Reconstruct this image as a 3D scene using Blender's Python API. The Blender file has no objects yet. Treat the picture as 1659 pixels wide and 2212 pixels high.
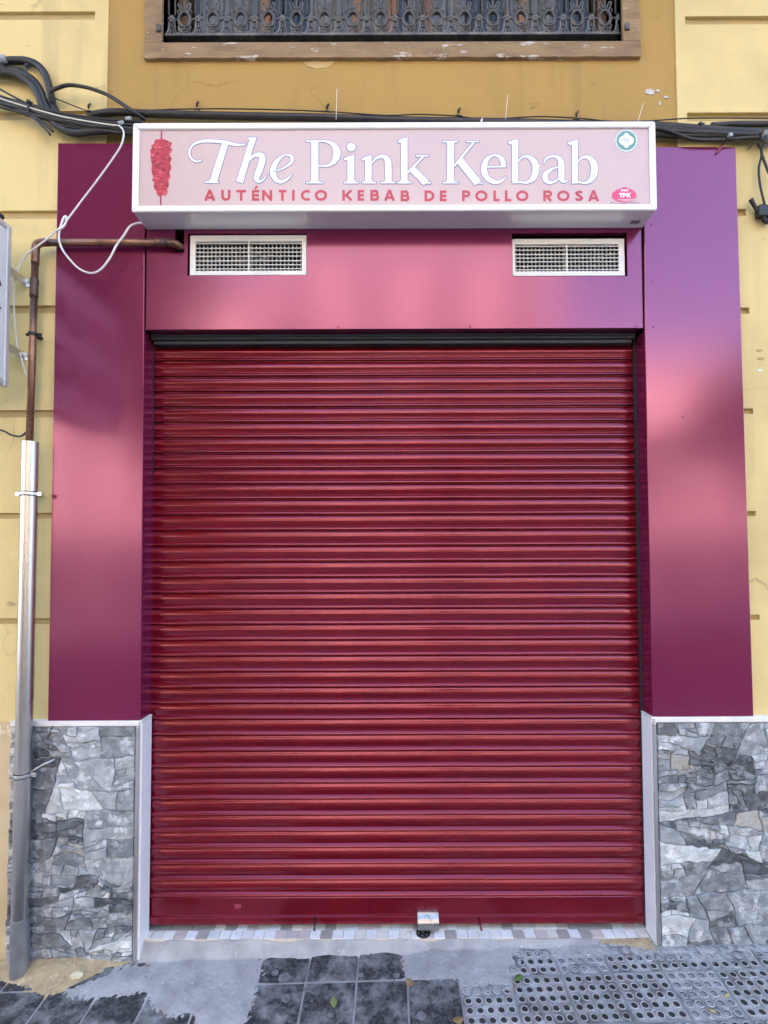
import bpy, math, random
from mathutils import Vector, Matrix, noise
R = math.radians
rnd = random.Random(7)
sc = bpy.context.scene
C = sc.collection

# ------------------------------------------------------------------ camera
IW, IH, FPX = 1659.0, 2212.0, 1090.0          # picture grid used for measuring, focal length on that grid
CX, CY = 850.0, 1167.0                        # principal point
CAM = Vector((0.0, -2.17, 1.69))
PITCH, ROLL = R(2.0), R(0.2)
cam_d = bpy.data.cameras.new('camera'); cam = bpy.data.objects.new('camera', cam_d); C.objects.link(cam)
cam.location = CAM
CAMROT = (Matrix.Rotation(R(90) + PITCH, 3, 'X') @ Matrix.Rotation(-ROLL, 3, 'Z'))
cam.rotation_euler = CAMROT.to_euler()
cam_d.sensor_fit = 'VERTICAL'; cam_d.sensor_height = 36.0; cam_d.lens = 36.0 * FPX / IH
cam_d.shift_x = -(CX - IW / 2) / IH; cam_d.shift_y = (CY - IH / 2) / IH
cam_d.clip_start = 0.05; cam_d.clip_end = 500
sc.camera = cam

def ray(px, py):
    return CAMROT @ Vector(((px - CX) / FPX, -(py - CY) / FPX, -1.0))
def P(px, py, Y=0.0):                          # the point of the plane at depth Y that the photograph shows there
    d = ray(px, py); t = (Y - CAM.y) / d.y
    return CAM + d * t
GX, GY, GC = 0.027, 0.050, 0.035              # pavement slope
def zg(x, y): return GC + GX * x + GY * y
def ZP(px, py, z):
    d = ray(px, py); return CAM + d * ((z - CAM.z) / d.z)
def G(px, py, lift=0.0):
    d = ray(px, py)
    t = (GC + lift + GX * CAM.x + GY * CAM.y - CAM.z) / (d.z - GX * d.x - GY * d.y)
    return CAM + d * t

# ------------------------------------------------------------------ light
SUN_EL, SUN_AZ = R(50), R(-14)                 # sun behind this building: the facade is in open shade
w = bpy.data.worlds.new('World'); sc.world = w; w.use_nodes = True
nt = w.node_tree; bgn = nt.nodes['Background']
sky = nt.nodes.new('ShaderNodeTexSky'); sky.sky_type = 'NISHITA'; sky.sun_disc = False
sky.sun_elevation = SUN_EL; sky.sun_rotation = SUN_AZ; sky.air_density = 1.0; sky.dust_density = 3.5
nt.links.new(sky.outputs[0], bgn.inputs[0]); bgn.inputs[1].default_value = 0.14
sd = bpy.data.lights.new('sun', 'SUN'); so = bpy.data.objects.new('sun', sd); C.objects.link(so)
sd.energy = 5.0; sd.angle = R(0.5); sd.color = (1.0, 0.94, 0.84)
sv = Vector((math.sin(SUN_AZ) * math.cos(SUN_EL), math.cos(SUN_AZ) * math.cos(SUN_EL), math.sin(SUN_EL)))
so.rotation_euler = (-sv).to_track_quat('-Z', 'Y').to_euler(); so.location = (0, 20, 25)
vs = sc.view_settings
sc.display_settings.display_device = 'sRGB'
vs.view_transform = 'Standard'; vs.look = 'None'; vs.gamma = 1.0; vs.use_curve_mapping = False
vs.exposure = 3.2
try:
    sc.cycles.use_denoising = True
    sc.cycles.max_bounces = 7; sc.cycles.diffuse_bounces = 4; sc.cycles.glossy_bounces = 4
    sc.cycles.caustics_reflective = False; sc.cycles.caustics_refractive = False
    sc.cycles.sample_clamp_indirect = 6.0
except Exception: pass

# ------------------------------------------------------------------ materials
MATS = {}
def mat(name, c1, rough=0.6, metal=0.0, c2=None, scale=6.0, detail=5.0, thr=(0.35, 0.68), bump=0.0, bscale=None,
        c3=None, c3scale=20.0, c3thr=(0.62, 0.72), spec=0.5, coat=0.0, stretch=None, rand=0.0, rrough=None, bdist=0.01, ior=1.5, tint=None):
    if name in MATS: return MATS[name]
    m = bpy.data.materials.new(name); m.use_nodes = True; MATS[name] = m
    t = m.node_tree; N = t.nodes; L = t.links; b = N['Principled BSDF']
    b.inputs['Roughness'].default_value = rough; b.inputs['Metallic'].default_value = metal
    b.inputs['Specular IOR Level'].default_value = spec; b.inputs['Coat Weight'].default_value = coat
    b.inputs['Coat Roughness'].default_value = 0.15; b.inputs['IOR'].default_value = ior
    if tint: b.inputs['Specular Tint'].default_value = (*tint, 1)
    b.inputs['Base Color'].default_value = (*c1, 1); m.diffuse_color = (*c1, 1)
    tc = N.new('ShaderNodeTexCoord'); src = tc.outputs['Object']
    if rand:
        oi = N.new('ShaderNodeObjectInfo'); add = N.new('ShaderNodeVectorMath'); add.operation = 'ADD'
        mul = N.new('ShaderNodeVectorMath'); mul.operation = 'SCALE'; mul.inputs[0].default_value = (31, 17, 23)
        L.new(oi.outputs['Random'], mul.inputs['Scale']); L.new(src, add.inputs[0]); L.new(mul.outputs[0], add.inputs[1]); src = add.outputs[0]
    if stretch:
        mp = N.new('ShaderNodeMapping'); mp.inputs['Scale'].default_value = stretch; L.new(src, mp.inputs[0]); src = mp.outputs[0]
    def nz(s, d=5.0, r=0.55):
        n = N.new('ShaderNodeTexNoise'); n.inputs['Scale'].default_value = s; n.inputs['Detail'].default_value = d
        n.inputs['Roughness'].default_value = r; L.new(src, n.inputs['Vector']); return n.outputs[0]
    def rmp(v, a, bb):
        r = N.new('ShaderNodeMapRange'); r.inputs[1].default_value = a; r.inputs[2].default_value = bb; L.new(v, r.inputs[0]); return r.outputs[0]
    def mix(f, a, bb, mode='MIX'):
        x = N.new('ShaderNodeMix'); x.data_type = 'RGBA'; x.blend_type = mode
        if isinstance(f, float): x.inputs[0].default_value = f
        else: L.new(f, x.inputs[0])
        for s, v in ((6, a), (7, bb)):
            if isinstance(v, tuple): x.inputs[s].default_value = (*v, 1)
            else: L.new(v, x.inputs[s])
        return x.outputs[2]
    col = None
    if c2: col = mix(rmp(nz(scale, detail), *thr), c1, c2)
    if c3: col = mix(rmp(nz(c3scale, 6.0, 0.65), *c3thr), col if col else c1, c3)
    if rand:
        hs = N.new('ShaderNodeHueSaturation'); rr = N.new('ShaderNodeMapRange')
        rr.inputs[3].default_value = 1 - rand; rr.inputs[4].default_value = 1 + rand
        L.new(oi.outputs['Random'], rr.inputs[0]); L.new(rr.outputs[0], hs.inputs['Value'])
        if col: L.new(col, hs.inputs['Color'])
        else: hs.inputs['Color'].default_value = (*c1, 1)
        col = hs.outputs[0]
    if col: L.new(col, b.inputs['Base Color'])
    if rrough:
        r = N.new('ShaderNodeMapRange'); r.inputs[1].default_value = 0.3; r.inputs[2].default_value = 0.7
        r.inputs[3].default_value = rough; r.inputs[4].default_value = rrough; L.new(nz(scale * 0.7, 4), r.inputs[0]); L.new(r.outputs[0], b.inputs['Roughness'])
    if bump:
        bp = N.new('ShaderNodeBump'); bp.inputs['Strength'].default_value = bump; bp.inputs['Distance'].default_value = bdist
        L.new(nz(bscale or scale * 4, 6.0, 0.6), bp.inputs['Height']); L.new(bp.outputs[0], b.inputs['Normal'])
    m['bsdf'] = 1
    return m

def plaster(name, c, dirt, stain, crackscale=1.3):
    m = mat(name, c, 0.85, c2=dirt, scale=1.6, thr=(0.46, 0.8), c3=stain, c3scale=5.0, c3thr=(0.66, 0.8), bump=0.35, bscale=14, spec=0.25, bdist=0.006)
    t = m.node_tree; N = t.nodes; L = t.links; b = N['Principled BSDF']
    old = b.inputs['Base Color'].links[0].from_socket
    tc = N.new('ShaderNodeTexCoord')
    # hairline cracks with a shape of their own
    nd = N.new('ShaderNodeTexNoise'); nd.inputs['Scale'].default_value = 3.0; nd.inputs['Detail'].default_value = 6
    L.new(tc.outputs['Object'], nd.inputs['Vector'])
    ad = N.new('ShaderNodeVectorMath'); ad.operation = 'MULTIPLY_ADD'; ad.inputs[1].default_value = (0.35,) * 3
    L.new(nd.outputs['Color'], ad.inputs[0]); L.new(tc.outputs['Object'], ad.inputs[2])
    vo = N.new('ShaderNodeTexVoronoi'); vo.feature = 'DISTANCE_TO_EDGE'; vo.inputs['Scale'].default_value = crackscale
    L.new(ad.outputs[0], vo.inputs['Vector'])
    r = N.new('ShaderNodeMapRange'); r.inputs[1].default_value = 0.0; r.inputs[2].default_value = 0.007; r.inputs[3].default_value = 1; r.inputs[4].default_value = 0
    L.new(vo.outputs['Distance'], r.inputs[0])
    n2 = N.new('ShaderNodeTexNoise'); n2.inputs['Scale'].default_value = 1.7; L.new(tc.outputs['Object'], n2.inputs['Vector'])
    r2 = N.new('ShaderNodeMapRange'); r2.inputs[1].default_value = 0.52; r2.inputs[2].default_value = 0.62; r2.inputs[4].default_value = 0.55
    L.new(n2.outputs[0], r2.inputs[0])
    mu = N.new('ShaderNodeMath'); mu.operation = 'MULTIPLY'; L.new(r.outputs[0], mu.inputs[0]); L.new(r2.outputs[0], mu.inputs[1])
    # small dark flecks, wider than tall
    mp = N.new('ShaderNodeMapping'); mp.inputs['Scale'].default_value = (7, 7, 22); L.new(tc.outputs['Object'], mp.inputs[0])
    n3 = N.new('ShaderNodeTexNoise'); n3.inputs['Scale'].default_value = 1.0; n3.inputs['Detail'].default_value = 3; L.new(mp.outputs[0], n3.inputs['Vector'])
    r3 = N.new('ShaderNodeMapRange'); r3.inputs[1].default_value = 0.70; r3.inputs[2].default_value = 0.76; r3.inputs[4].default_value = 0.5; L.new(n3.outputs[0], r3.inputs[0])
    mp4 = N.new('ShaderNodeMapping'); mp4.inputs['Scale'].default_value = (5, 5, 0.55); L.new(tc.outputs['Object'], mp4.inputs[0])
    n4 = N.new('ShaderNodeTexNoise'); n4.inputs['Scale'].default_value = 1.6; n4.inputs['Detail'].default_value = 7; L.new(mp4.outputs[0], n4.inputs['Vector'])
    r4 = N.new('ShaderNodeMapRange'); r4.inputs[1].default_value = 0.56; r4.inputs[2].default_value = 0.80; r4.inputs[4].default_value = 0.42; L.new(n4.outputs[0], r4.inputs[0])
    m4 = N.new('ShaderNodeMix'); m4.data_type = 'RGBA'; L.new(r4.outputs[0], m4.inputs[0]); L.new(old, m4.inputs[6]); m4.inputs[7].default_value = (dirt[0] * 0.62, dirt[1] * 0.64, dirt[2] * 0.78, 1); old = m4.outputs[2]
    mx0 = N.new('ShaderNodeMath'); mx0.operation = 'MAXIMUM'; L.new(mu.outputs[0], mx0.inputs[0]); L.new(r3.outputs[0], mx0.inputs[1])
    mx = N.new('ShaderNodeMix'); mx.data_type = 'RGBA'; L.new(mx0.outputs[0], mx.inputs[0]); L.new(old, mx.inputs[6])
    mx.inputs[7].default_value = (dirt[0] * 0.42, dirt[1] * 0.4, dirt[2] * 0.5, 1)
    L.new(mx.outputs[2], b.inputs['Base Color'])
    return m

M_PALE = plaster('pale_plaster', (0.70, 0.555, 0.25), (0.52, 0.41, 0.20), (0.74, 0.62, 0.33))
M_OCHRE = plaster('ochre_plaster', (0.425, 0.268, 0.082), (0.35, 0.222, 0.075), (0.47, 0.315, 0.125), 0.9)
M_GROOVE = mat('groove_plaster', (0.50, 0.36, 0.14), 0.9, c2=(0.40, 0.30, 0.15), scale=5)
M_TANBASE = mat('bare_render', (0.50, 0.37, 0.20), 0.9, c2=(0.62, 0.50, 0.32), scale=3, c3=(0.74, 0.66, 0.5), c3scale=9, c3thr=(0.6, 0.7), bump=0.4)
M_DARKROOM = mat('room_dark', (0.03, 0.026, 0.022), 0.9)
M_ROOF = mat('roof_tile', (0.35, 0.16, 0.09), 0.9)
M_SURR = mat('weathered_surround', (0.34, 0.232, 0.128), 0.85, c2=(0.19, 0.125, 0.075), scale=9, detail=9.0, stretch=(0.6, 1, 2.0), c3=(0.58, 0.53, 0.46), c3scale=18, c3thr=(0.58, 0.66), bump=0.5, bscale=22, spec=0.2)
M_PANEL = mat('magenta_panel', (0.142, 0.0085, 0.043), 0.17, 0.0, c2=(0.134, 0.008, 0.041), scale=2, rrough=0.21, ior=2.12, tint=(1.0, 0.46, 0.72), bump=0.03, bscale=0.9, bdist=0.05, c3=(0.165, 0.013, 0.055), c3scale=9, c3thr=(0.62, 0.80))
M_SHUT = mat('red_gloss_paint', (0.132, 0.0006, 0.0058), 0.12, 0.0, c2=(0.104, 0.0005, 0.0048), scale=4, bump=0.16, bscale=19, rrough=0.24, bdist=0.005, ior=2.0, tint=(1.0, 0.37, 0.48), rand=0.06, c3=(0.15, 0.006, 0.014), c3scale=14, c3thr=(0.66, 0.80))
M_BEAM = mat('navy_old_paint', (0.007, 0.011, 0.019), 0.5, c2=(0.012, 0.02, 0.034), scale=5, c3=(0.06, 0.035, 0.025), c3scale=9, c3thr=(0.68, 0.72), bump=0.4)
M_WHITE = mat('white_lacquer', (0.85, 0.85, 0.85), 0.30, c2=(0.81, 0.815, 0.82), scale=3, c3=(0.55, 0.53, 0.50), c3scale=30, c3thr=(0.76, 0.82))
M_UNDER = mat('white_casing', (0.80, 0.79, 0.80), 0.12, c2=(0.76, 0.75, 0.77), scale=4, spec=0.6, ior=1.9, tint=(1.0, 0.95, 0.97))
M_FACE = mat('pink_sign_film', (0.615, 0.455, 0.42), 0.22, c2=(0.595, 0.445, 0.425), scale=2.5)
M_LET = mat('white_letter_film', (0.80, 0.82, 0.87), 0.25, c2=(0.74, 0.77, 0.86), scale=14, thr=(0.5, 0.56))
M_LOUT = mat('slate_outline_film', (0.22, 0.22, 0.36), 0.4)
M_CORAL = mat('coral_letter_film', (0.52, 0.045, 0.058), 0.3, c2=(0.49, 0.04, 0.07), scale=5)
M_MEAT = mat('printed_meat', (0.46, 0.04, 0.06), 0.3, c2=(0.22, 0.018, 0.04), scale=46, stretch=(0.7, 1, 1.8), thr=(0.45, 0.62), c3=(0.72, 0.13, 0.14), c3scale=38, c3thr=(0.52, 0.66))
M_SKEW = mat('printed_skewer', (0.38, 0.02, 0.10), 0.3)
M_GREEN = mat('printed_green', (0.14, 0.30, 0.25), 0.3)
M_GREYGR = mat('printed_greygreen', (0.20, 0.30, 0.29), 0.3)
M_PWHITE = mat('printed_white', (0.80, 0.82, 0.83), 0.3)
M_PINKLOGO = mat('printed_pink', (0.70, 0.06, 0.16), 0.3)
M_LILAC = mat('printed_lilac', (0.30, 0.19, 0.30), 0.3)
M_VENT = mat('vent_enamel', (0.78, 0.77, 0.73), 0.35, c2=(0.72, 0.71, 0.67), scale=9)
M_BLACKIN = mat('duct_dark', (0.02, 0.02, 0.02), 0.8)
M_FLUFF = mat('duct_debris', (0.35, 0.34, 0.33), 0.9)
M_COPPER = mat('aged_copper', (0.30, 0.15, 0.09), 0.38, 0.75, c2=(0.13, 0.075, 0.055), scale=9, thr=(0.42, 0.62), stretch=(1, 1, 0.6), c3=(0.52, 0.26, 0.14), c3scale=7, c3thr=(0.58, 0.7))
M_COPDARK = mat('burnt_copper', (0.06, 0.045, 0.045), 0.5, 0.5, c2=(0.16, 0.09, 0.06), scale=20)
M_STEEL = mat('brushed_steel', (0.55, 0.53, 0.52), 0.24, 1.0, c2=(0.46, 0.44, 0.43), scale=8, stretch=(1, 1, 0.15), rrough=0.34)
M_GALV = mat('galvanised_steel', (0.40, 0.43, 0.47), 0.42, 0.8, c2=(0.30, 0.31, 0.33), scale=10, c3=(0.26, 0.22, 0.17), c3scale=7, c3thr=(0.6, 0.72))
M_RUBBER = mat('black_rubber', (0.008, 0.008, 0.009), 0.5)
M_CABLE = mat('black_cable', (0.008, 0.008, 0.009), 0.42, c2=(0.028, 0.026, 0.023), scale=14)
M_GREYCAB = mat('dusty_cable', (0.040, 0.038, 0.036), 0.6, c2=(0.014, 0.0135, 0.013), scale=9)
M_WCABLE = mat('white_cable', (0.78, 0.77, 0.74), 0.4)
M_CREAMCAB = mat('cream_cable', (0.70, 0.66, 0.55), 0.5)
M_IRON = mat('dusty_iron', (0.075, 0.075, 0.076), 0.65, 0.1, c2=(0.20, 0.195, 0.185), scale=16, thr=(0.45, 0.72), bump=0.4, bscale=60, bdist=0.004)
M_WOOD = mat('window_wood', (0.26, 0.12, 0.045), 0.5, c2=(0.17, 0.075, 0.03), scale=8, stretch=(1, 1, 0.2))
M_CURT = mat('cream_curtain', (0.62, 0.60, 0.52), 0.9, c2=(0.5, 0.48, 0.41), scale=6, stretch=(3, 1, 0.3))
M_MORTAR = mat('pale_mortar', (0.72, 0.72, 0.71), 0.85, c2=(0.42, 0.42, 0.42), scale=14, c3=(0.50, 0.44, 0.35), c3scale=6, c3thr=(0.60, 0.72), bump=0.4)
ST = {}
for k, c1, c2, c3 in (('k', (0.058, 0.068, 0.077), (0.14, 0.153, 0.165), (0.30, 0.32, 0.33)),
                      ('d', (0.125, 0.14, 0.153), (0.22, 0.24, 0.255), (0.42, 0.44, 0.455)),
                      ('m', (0.19, 0.21, 0.228), (0.32, 0.345, 0.365), (0.55, 0.575, 0.59)),
                      ('l', (0.26, 0.285, 0.305), (0.40, 0.425, 0.445), (0.64, 0.66, 0.67)),
                      ('w', (0.42, 0.45, 0.45), (0.58, 0.61, 0.61), (0.77, 0.79, 0.785)),
                      ('t', (0.36, 0.335, 0.29), (0.35, 0.35, 0.34), (0.52, 0.52, 0.5))):
    ST[k] = mat('stone_' + k, c1, 0.45, c2=c2, scale=24, detail=10.0, thr=(0.42, 0.58), c3=c3, c3scale=20, c3thr=(0.54, 0.64), bump=0.9, bscale=36, rand=0.12, bdist=0.008)
M_CAPW = mat('white_grout', (0.80, 0.785, 0.75), 0.7, c2=(0.70, 0.68, 0.64), scale=12)
M_JTILE = mat('lilac_white_tile', (0.87, 0.86, 0.87), 0.3, c2=(0.84, 0.83, 0.84), scale=4, rand=0.03)
M_TRIM = mat('satin_trim', (0.62, 0.62, 0.62), 0.28, 0.9)
M_TILE = mat('dark_paver', (0.018, 0.0185, 0.0195), 0.75, c2=(0.062, 0.064, 0.068), scale=75, detail=8.0, thr=(0.44, 0.60), c3=(0.30, 0.305, 0.31), c3scale=12, c3thr=(0.46, 0.76), bump=0.6, bscale=150, rand=0.12, bdist=0.003)
M_TACT = mat('tactile_paver', (0.10, 0.102, 0.106), 0.75, c2=(0.33, 0.335, 0.34), scale=14, detail=9.0, thr=(0.36, 0.58), c3=(0.46, 0.485, 0.51), c3scale=36, c3thr=(0.55, 0.70), bump=0.5, bscale=120, rand=0.12, bdist=0.003)
M_RING = mat('cement_ring', (0.40, 0.405, 0.41), 0.85, c2=(0.20, 0.203, 0.208), scale=30, rand=0.1)
M_HOLE = mat('grimy_hole', (0.030, 0.026, 0.026), 0.9, c2=(0.055, 0.048, 0.044), scale=18, c3=(0.2, 0.2, 0.21), c3scale=5, c3thr=(0.62, 0.66), rand=0.2)
M_JOINT = mat('cement_joint', (0.33, 0.335, 0.34), 0.9, c2=(0.22, 0.225, 0.23), scale=14, bump=0.4)
M_CEM = mat('cement_smear', (0.385, 0.378, 0.37), 0.8, c2=(0.27, 0.266, 0.264), scale=11, detail=10.0, thr=(0.42, 0.70), c3=(0.58, 0.61, 0.64), c3scale=34, c3thr=(0.62, 0.76), bump=0.6, bscale=50, bdist=0.004)
M_DIRT = mat('sandy_rubble', (0.48, 0.37, 0.21), 0.95, c2=(0.36, 0.27, 0.155), scale=24, c3=(0.62, 0.53, 0.36), c3scale=45, c3thr=(0.58, 0.7), bump=0.9, bscale=70)
M_GUM = mat('gum_grey', (0.20, 0.205, 0.21), 0.85, c2=(0.10, 0.103, 0.108), scale=60)
MOS = [mat('mosaic_' + n, c, 0.25, c2=tuple(v * 0.86 for v in c), scale=30, rand=0.08) for n, c in
       (('white', (0.84, 0.84, 0.82)), ('cream', (0.78, 0.74, 0.66)), ('rose', (0.66, 0.56, 0.53)), ('taupe', (0.42, 0.385, 0.36)))]
M_MGROUT = mat('mosaic_grout', (0.60, 0.56, 0.46), 0.9)
M_CHROME = mat('worn_chrome', (0.42, 0.41, 0.40), 0.36, 0.9, c2=(0.30, 0.28, 0.26), scale=50, thr=(0.52, 0.62))
M_BRASSDK = mat('dark_socket', (0.05, 0.045, 0.04), 0.4, 0.8)
M_LEAF = mat('green_leaf', (0.20, 0.25, 0.09), 0.6)
M_DRY = mat('dry_leaf', (0.30, 0.19, 0.09), 0.8)
M_CROWN = mat('tree_foliage', (0.045, 0.085, 0.025), 0.6, c2=(0.08, 0.12, 0.035), scale=2)
M_BARK = mat('tree_bark', (0.12, 0.09, 0.065), 0.9)
M_ROAD = mat('asphalt', (0.05, 0.05, 0.053), 0.9, c2=(0.065, 0.065, 0.067), scale=3)
M_PAVE = mat('far_paving', (0.13, 0.132, 0.136), 0.9)
M_KERB = mat('kerb_granite', (0.32, 0.315, 0.31), 0.8)
M_OPP1 = mat('cream_facade', (0.70, 0.59, 0.47), 0.9, c2=(0.60, 0.50, 0.40), scale=0.6)
M_OPP2 = mat('salmon_facade', (0.50, 0.40, 0.34), 0.9, c2=(0.44, 0.35, 0.30), scale=0.6)
M_OPPW = mat('dark_window', (0.03, 0.035, 0.04), 0.15)
M_OPPT = mat('facade_trim', (0.78, 0.72, 0.62), 0.8)
# glass
def glass(name):
    m = mat(name, (0.02, 0.022, 0.025), 0.03); b = m.node_tree.nodes['Principled BSDF']
    b.inputs['Alpha'].default_value = 0.30; b.inputs['Specular IOR Level'].default_value = 0.8
    return m
M_GLASS = glass('window_glass')

# ------------------------------------------------------------------ builders
def link(o, parent=None):
    C.objects.link(o)
    if parent is not None:
        o.parent = parent; o.matrix_parent_inverse = Matrix.Translation(-parent.location)
    return o
def tag(o, label=None, cat=None, group=None, kind=None):
    if label: o['label'] = label
    if cat: o['category'] = cat
    if group: o['group'] = group
    if kind: o['kind'] = kind
    return o
def thing(name, label, cat, loc=(0, 0, 0), group=None):
    o = bpy.data.objects.new(name, None); C.objects.link(o); o.location = loc; o.empty_display_size = 0.1
    return tag(o, label, cat, group)
def obj(name, verts, faces, m, parent=None, smooth=False, bevel=0.0, fm=None, seg=2):
    me = bpy.data.meshes.new(name); me.from_pydata([tuple(v) for v in verts], [], faces)
    for x in (m if isinstance(m, (list, tuple)) else [m]): me.materials.append(x)
    if fm: me.polygons.foreach_set('material_index', fm)
    if smooth: me.polygons.foreach_set('use_smooth', [True] * len(me.polygons))
    me.update()
    o = link(bpy.data.objects.new(name, me), parent)
    if bevel:
        b = o.modifiers.new('bevel', 'BEVEL'); b.width = bevel; b.segments = seg; b.limit_method = 'ANGLE'; b.angle_limit = R(40)
    return o
def copy(o, loc, parent=None, rot=None):
    c = o.copy(); C.objects.link(c); c.location = loc
    if rot is not None: c.rotation_euler = rot
    if parent is not None: c.parent = parent; c.matrix_parent_inverse = Matrix.Translation(-parent.location)
    return c
class MB:
    def __init__(s): s.v = []; s.f = []; s.m = []
    def add(s, vs, fs, mi=0):
        n = len(s.v); s.v += [Vector(v) for v in vs]; s.f += [[i + n for i in f] for f in fs]; s.m += [mi] * len(fs)
    def box(s, a, b, mi=0):
        x0, y0, z0 = (min(a[i], b[i]) for i in range(3)); x1, y1, z1 = (max(a[i], b[i]) for i in range(3))
        s.add([(x0, y0, z0), (x1, y0, z0), (x1, y1, z0), (x0, y1, z0), (x0, y0, z1), (x1, y0, z1), (x1, y1, z1), (x0, y1, z1)],
              [(3, 2, 1, 0), (4, 5, 6, 7), (0, 1, 5, 4), (1, 2, 6, 5), (2, 3, 7, 6), (3, 0, 4, 7)], mi)
    def prism(s, pts, y0, y1, mi=0):           # polygon in x,z (given x right z up, any order), extruded along y0(front)..y1(back)
        a = sum(pts[i][0] * pts[(i + 1) % len(pts)][1] - pts[(i + 1) % len(pts)][0] * pts[i][1] for i in range(len(pts)))
        if a < 0: pts = pts[::-1]
        n = len(pts)
        s.add([(p[0], y0, p[1]) for p in pts] + [(p[0], y1, p[1]) for p in pts],
              [list(range(n)), list(range(2 * n - 1, n - 1, -1))] + [[(i + 1) % n, i, n + i, n + (i + 1) % n] for i in range(n)], mi)
    def tube(s, pts, r, seg=10, mi=0, cap=True, sub=0):
        pts = [Vector(p) for p in pts]
        rs = list(r) if isinstance(r, (list, tuple)) else [r] * len(pts)
        if sub:
            np, nr = [], []
            for i in range(len(pts) - 1):
                p0, p1, p2, p3 = pts[max(i - 1, 0)], pts[i], pts[i + 1], pts[min(i + 2, len(pts) - 1)]
                for k in range(sub):
                    t = k / sub
                    np.append(0.5 * ((2 * p1) + (p2 - p0) * t + (2 * p0 - 5 * p1 + 4 * p2 - p3) * t * t + (3 * p1 - p0 - 3 * p2 + p3) * t ** 3))
                    nr.append(rs[i] * (1 - t) + rs[i + 1] * t)
            np.append(pts[-1]); nr.append(rs[-1]); pts, rs = np, nr
        up = None; rings = []
        for i, p in enumerate(pts):
            d = (pts[min(i + 1, len(pts) - 1)] - pts[max(i - 1, 0)]).normalized()
            if up is None: up = d.orthogonal().normalized()
            up = (up - d * up.dot(d)); up = up.normalized() if up.length > 1e-6 else d.orthogonal().normalized()
            sd_ = d.cross(up)
            rings.append([p + (up * math.cos(2 * math.pi * k / seg) + sd_ * math.sin(2 * math.pi * k / seg)) * rs[i] for k in range(seg)])
        vs_ = [v for rg in rings for v in rg]; fs = []
        for i in range(len(rings) - 1):
            for k in range(seg):
                k2 = (k + 1) % seg; fs.append((i * seg + k, i * seg + k2, (i + 1) * seg + k2, (i + 1) * seg + k))
        if cap: fs.append(list(range(seg))[::-1]); fs.append([(len(rings) - 1) * seg + k for k in range(seg)])
        s.add(vs_, fs, mi)
    def disc(s, c, r, y0, y1, n=24, mi=0, rz=None):
        s.prism([(c[0] + r * math.cos(2 * math.pi * k / n), c[1] + (rz or r) * math.sin(2 * math.pi * k / n)) for k in range(n)], y0, y1, mi)
    def torus(s, c, rx, rz, t, n=20, k=8, ty=None, mi=0):    # ring in the x-z plane
        ty = ty or t; vs_ = []; fs = []
        for i in range(n):
            a = 2 * math.pi * i / n; d = Vector((math.cos(a), 0, math.sin(a)))
            for j in range(k):
                b = 2 * math.pi * j / k
                vs_.append(Vector((c[0] + (rx + t * math.cos(b)) * d.x, c[1] + ty * math.sin(b), c[2] + (rz + t * math.cos(b)) * d.z)))
        for i in range(n):
            for j in range(k): fs.append((i * k + j, i * k + (j + 1) % k, ((i + 1) % n) * k + (j + 1) % k, ((i + 1) % n) * k + j))
        s.add(vs_, fs, mi)
    def lathe(s, c, prof, n=24, mi=0, axis='z'):             # profile of (r, h)
        vs_ = []; fs = []
        for (r, h) in prof:
            for k in range(n):
                a = 2 * math.pi * k / n
                v = (r * math.cos(a), r * math.sin(a), h) if axis == 'z' else (r * math.cos(a), -h, r * math.sin(a))
                vs_.append(Vector(c) + Vector(v))
        for i in range(len(prof) - 1):
            for k in range(n): fs.append((i * n + k, i * n + (k + 1) % n, (i + 1) * n + (k + 1) % n, (i + 1) * n + k))
        fs.append(list(range(n))[::-1]); fs.append([(len(prof) - 1) * n + k for k in range(n)])
        s.add(vs_, fs, mi)
    def build(s, name, m, parent=None, smooth=False, bevel=0.0, seg=2):
        return obj(name, s.v, s.f, m, parent, smooth, bevel, s.m, seg)
def box(name, a, b, m, parent=None, bevel=0.0, seg=2):
    q = MB(); q.box(a, b); return q.build(name, m, parent, bevel=bevel, seg=seg)
def holes(q, x0, x1, z0, z1, hs, y0, y1, mi=0):              # a plate in x-z with rectangular openings
    xs = sorted({x0, x1, *[v for h in hs for v in h[:2] if x0 < v < x1]}); zs = sorted({z0, z1, *[v for h in hs for v in h[2:] if z0 < v < z1]})
    ins = lambda x, z: not (x0 < x < x1 and z0 < z < z1) or any(h[0] < x < h[1] and h[2] < z < h[3] for h in hs)
    for i in range(len(xs) - 1):
        for j in range(len(zs) - 1):
            a, b, c, d = xs[i], xs[i + 1], zs[j], zs[j + 1]; mx, mz = (a + b) / 2, (c + d) / 2
            if ins(mx, mz): continue
            q.add([(a, y0, c), (b, y0, c), (b, y0, d), (a, y0, d)], [(0, 1, 2, 3)], mi)
            q.add([(a, y1, c), (b, y1, c), (b, y1, d), (a, y1, d)], [(3, 2, 1, 0)], mi)
            if ins(a - 1e-5, mz): q.add([(a, y0, c), (a, y0, d), (a, y1, d), (a, y1, c)], [(0, 1, 2, 3)], mi)
            if ins(b + 1e-5, mz): q.add([(b, y0, c), (b, y0, d), (b, y1, d), (b, y1, c)], [(3, 2, 1, 0)], mi)
            if ins(mx, c - 1e-5): q.add([(a, y0, c), (b, y0, c), (b, y1, c), (a, y1, c)], [(3, 2, 1, 0)], mi)
            if ins(mx, d + 1e-5): q.add([(a, y0, d), (b, y0, d), (b, y1, d), (a, y1, d)], [(0, 1, 2, 3)], mi)
def XZ(px, py, Y=0.0): p = P(px, py, Y); return (p.x, p.z)
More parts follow.
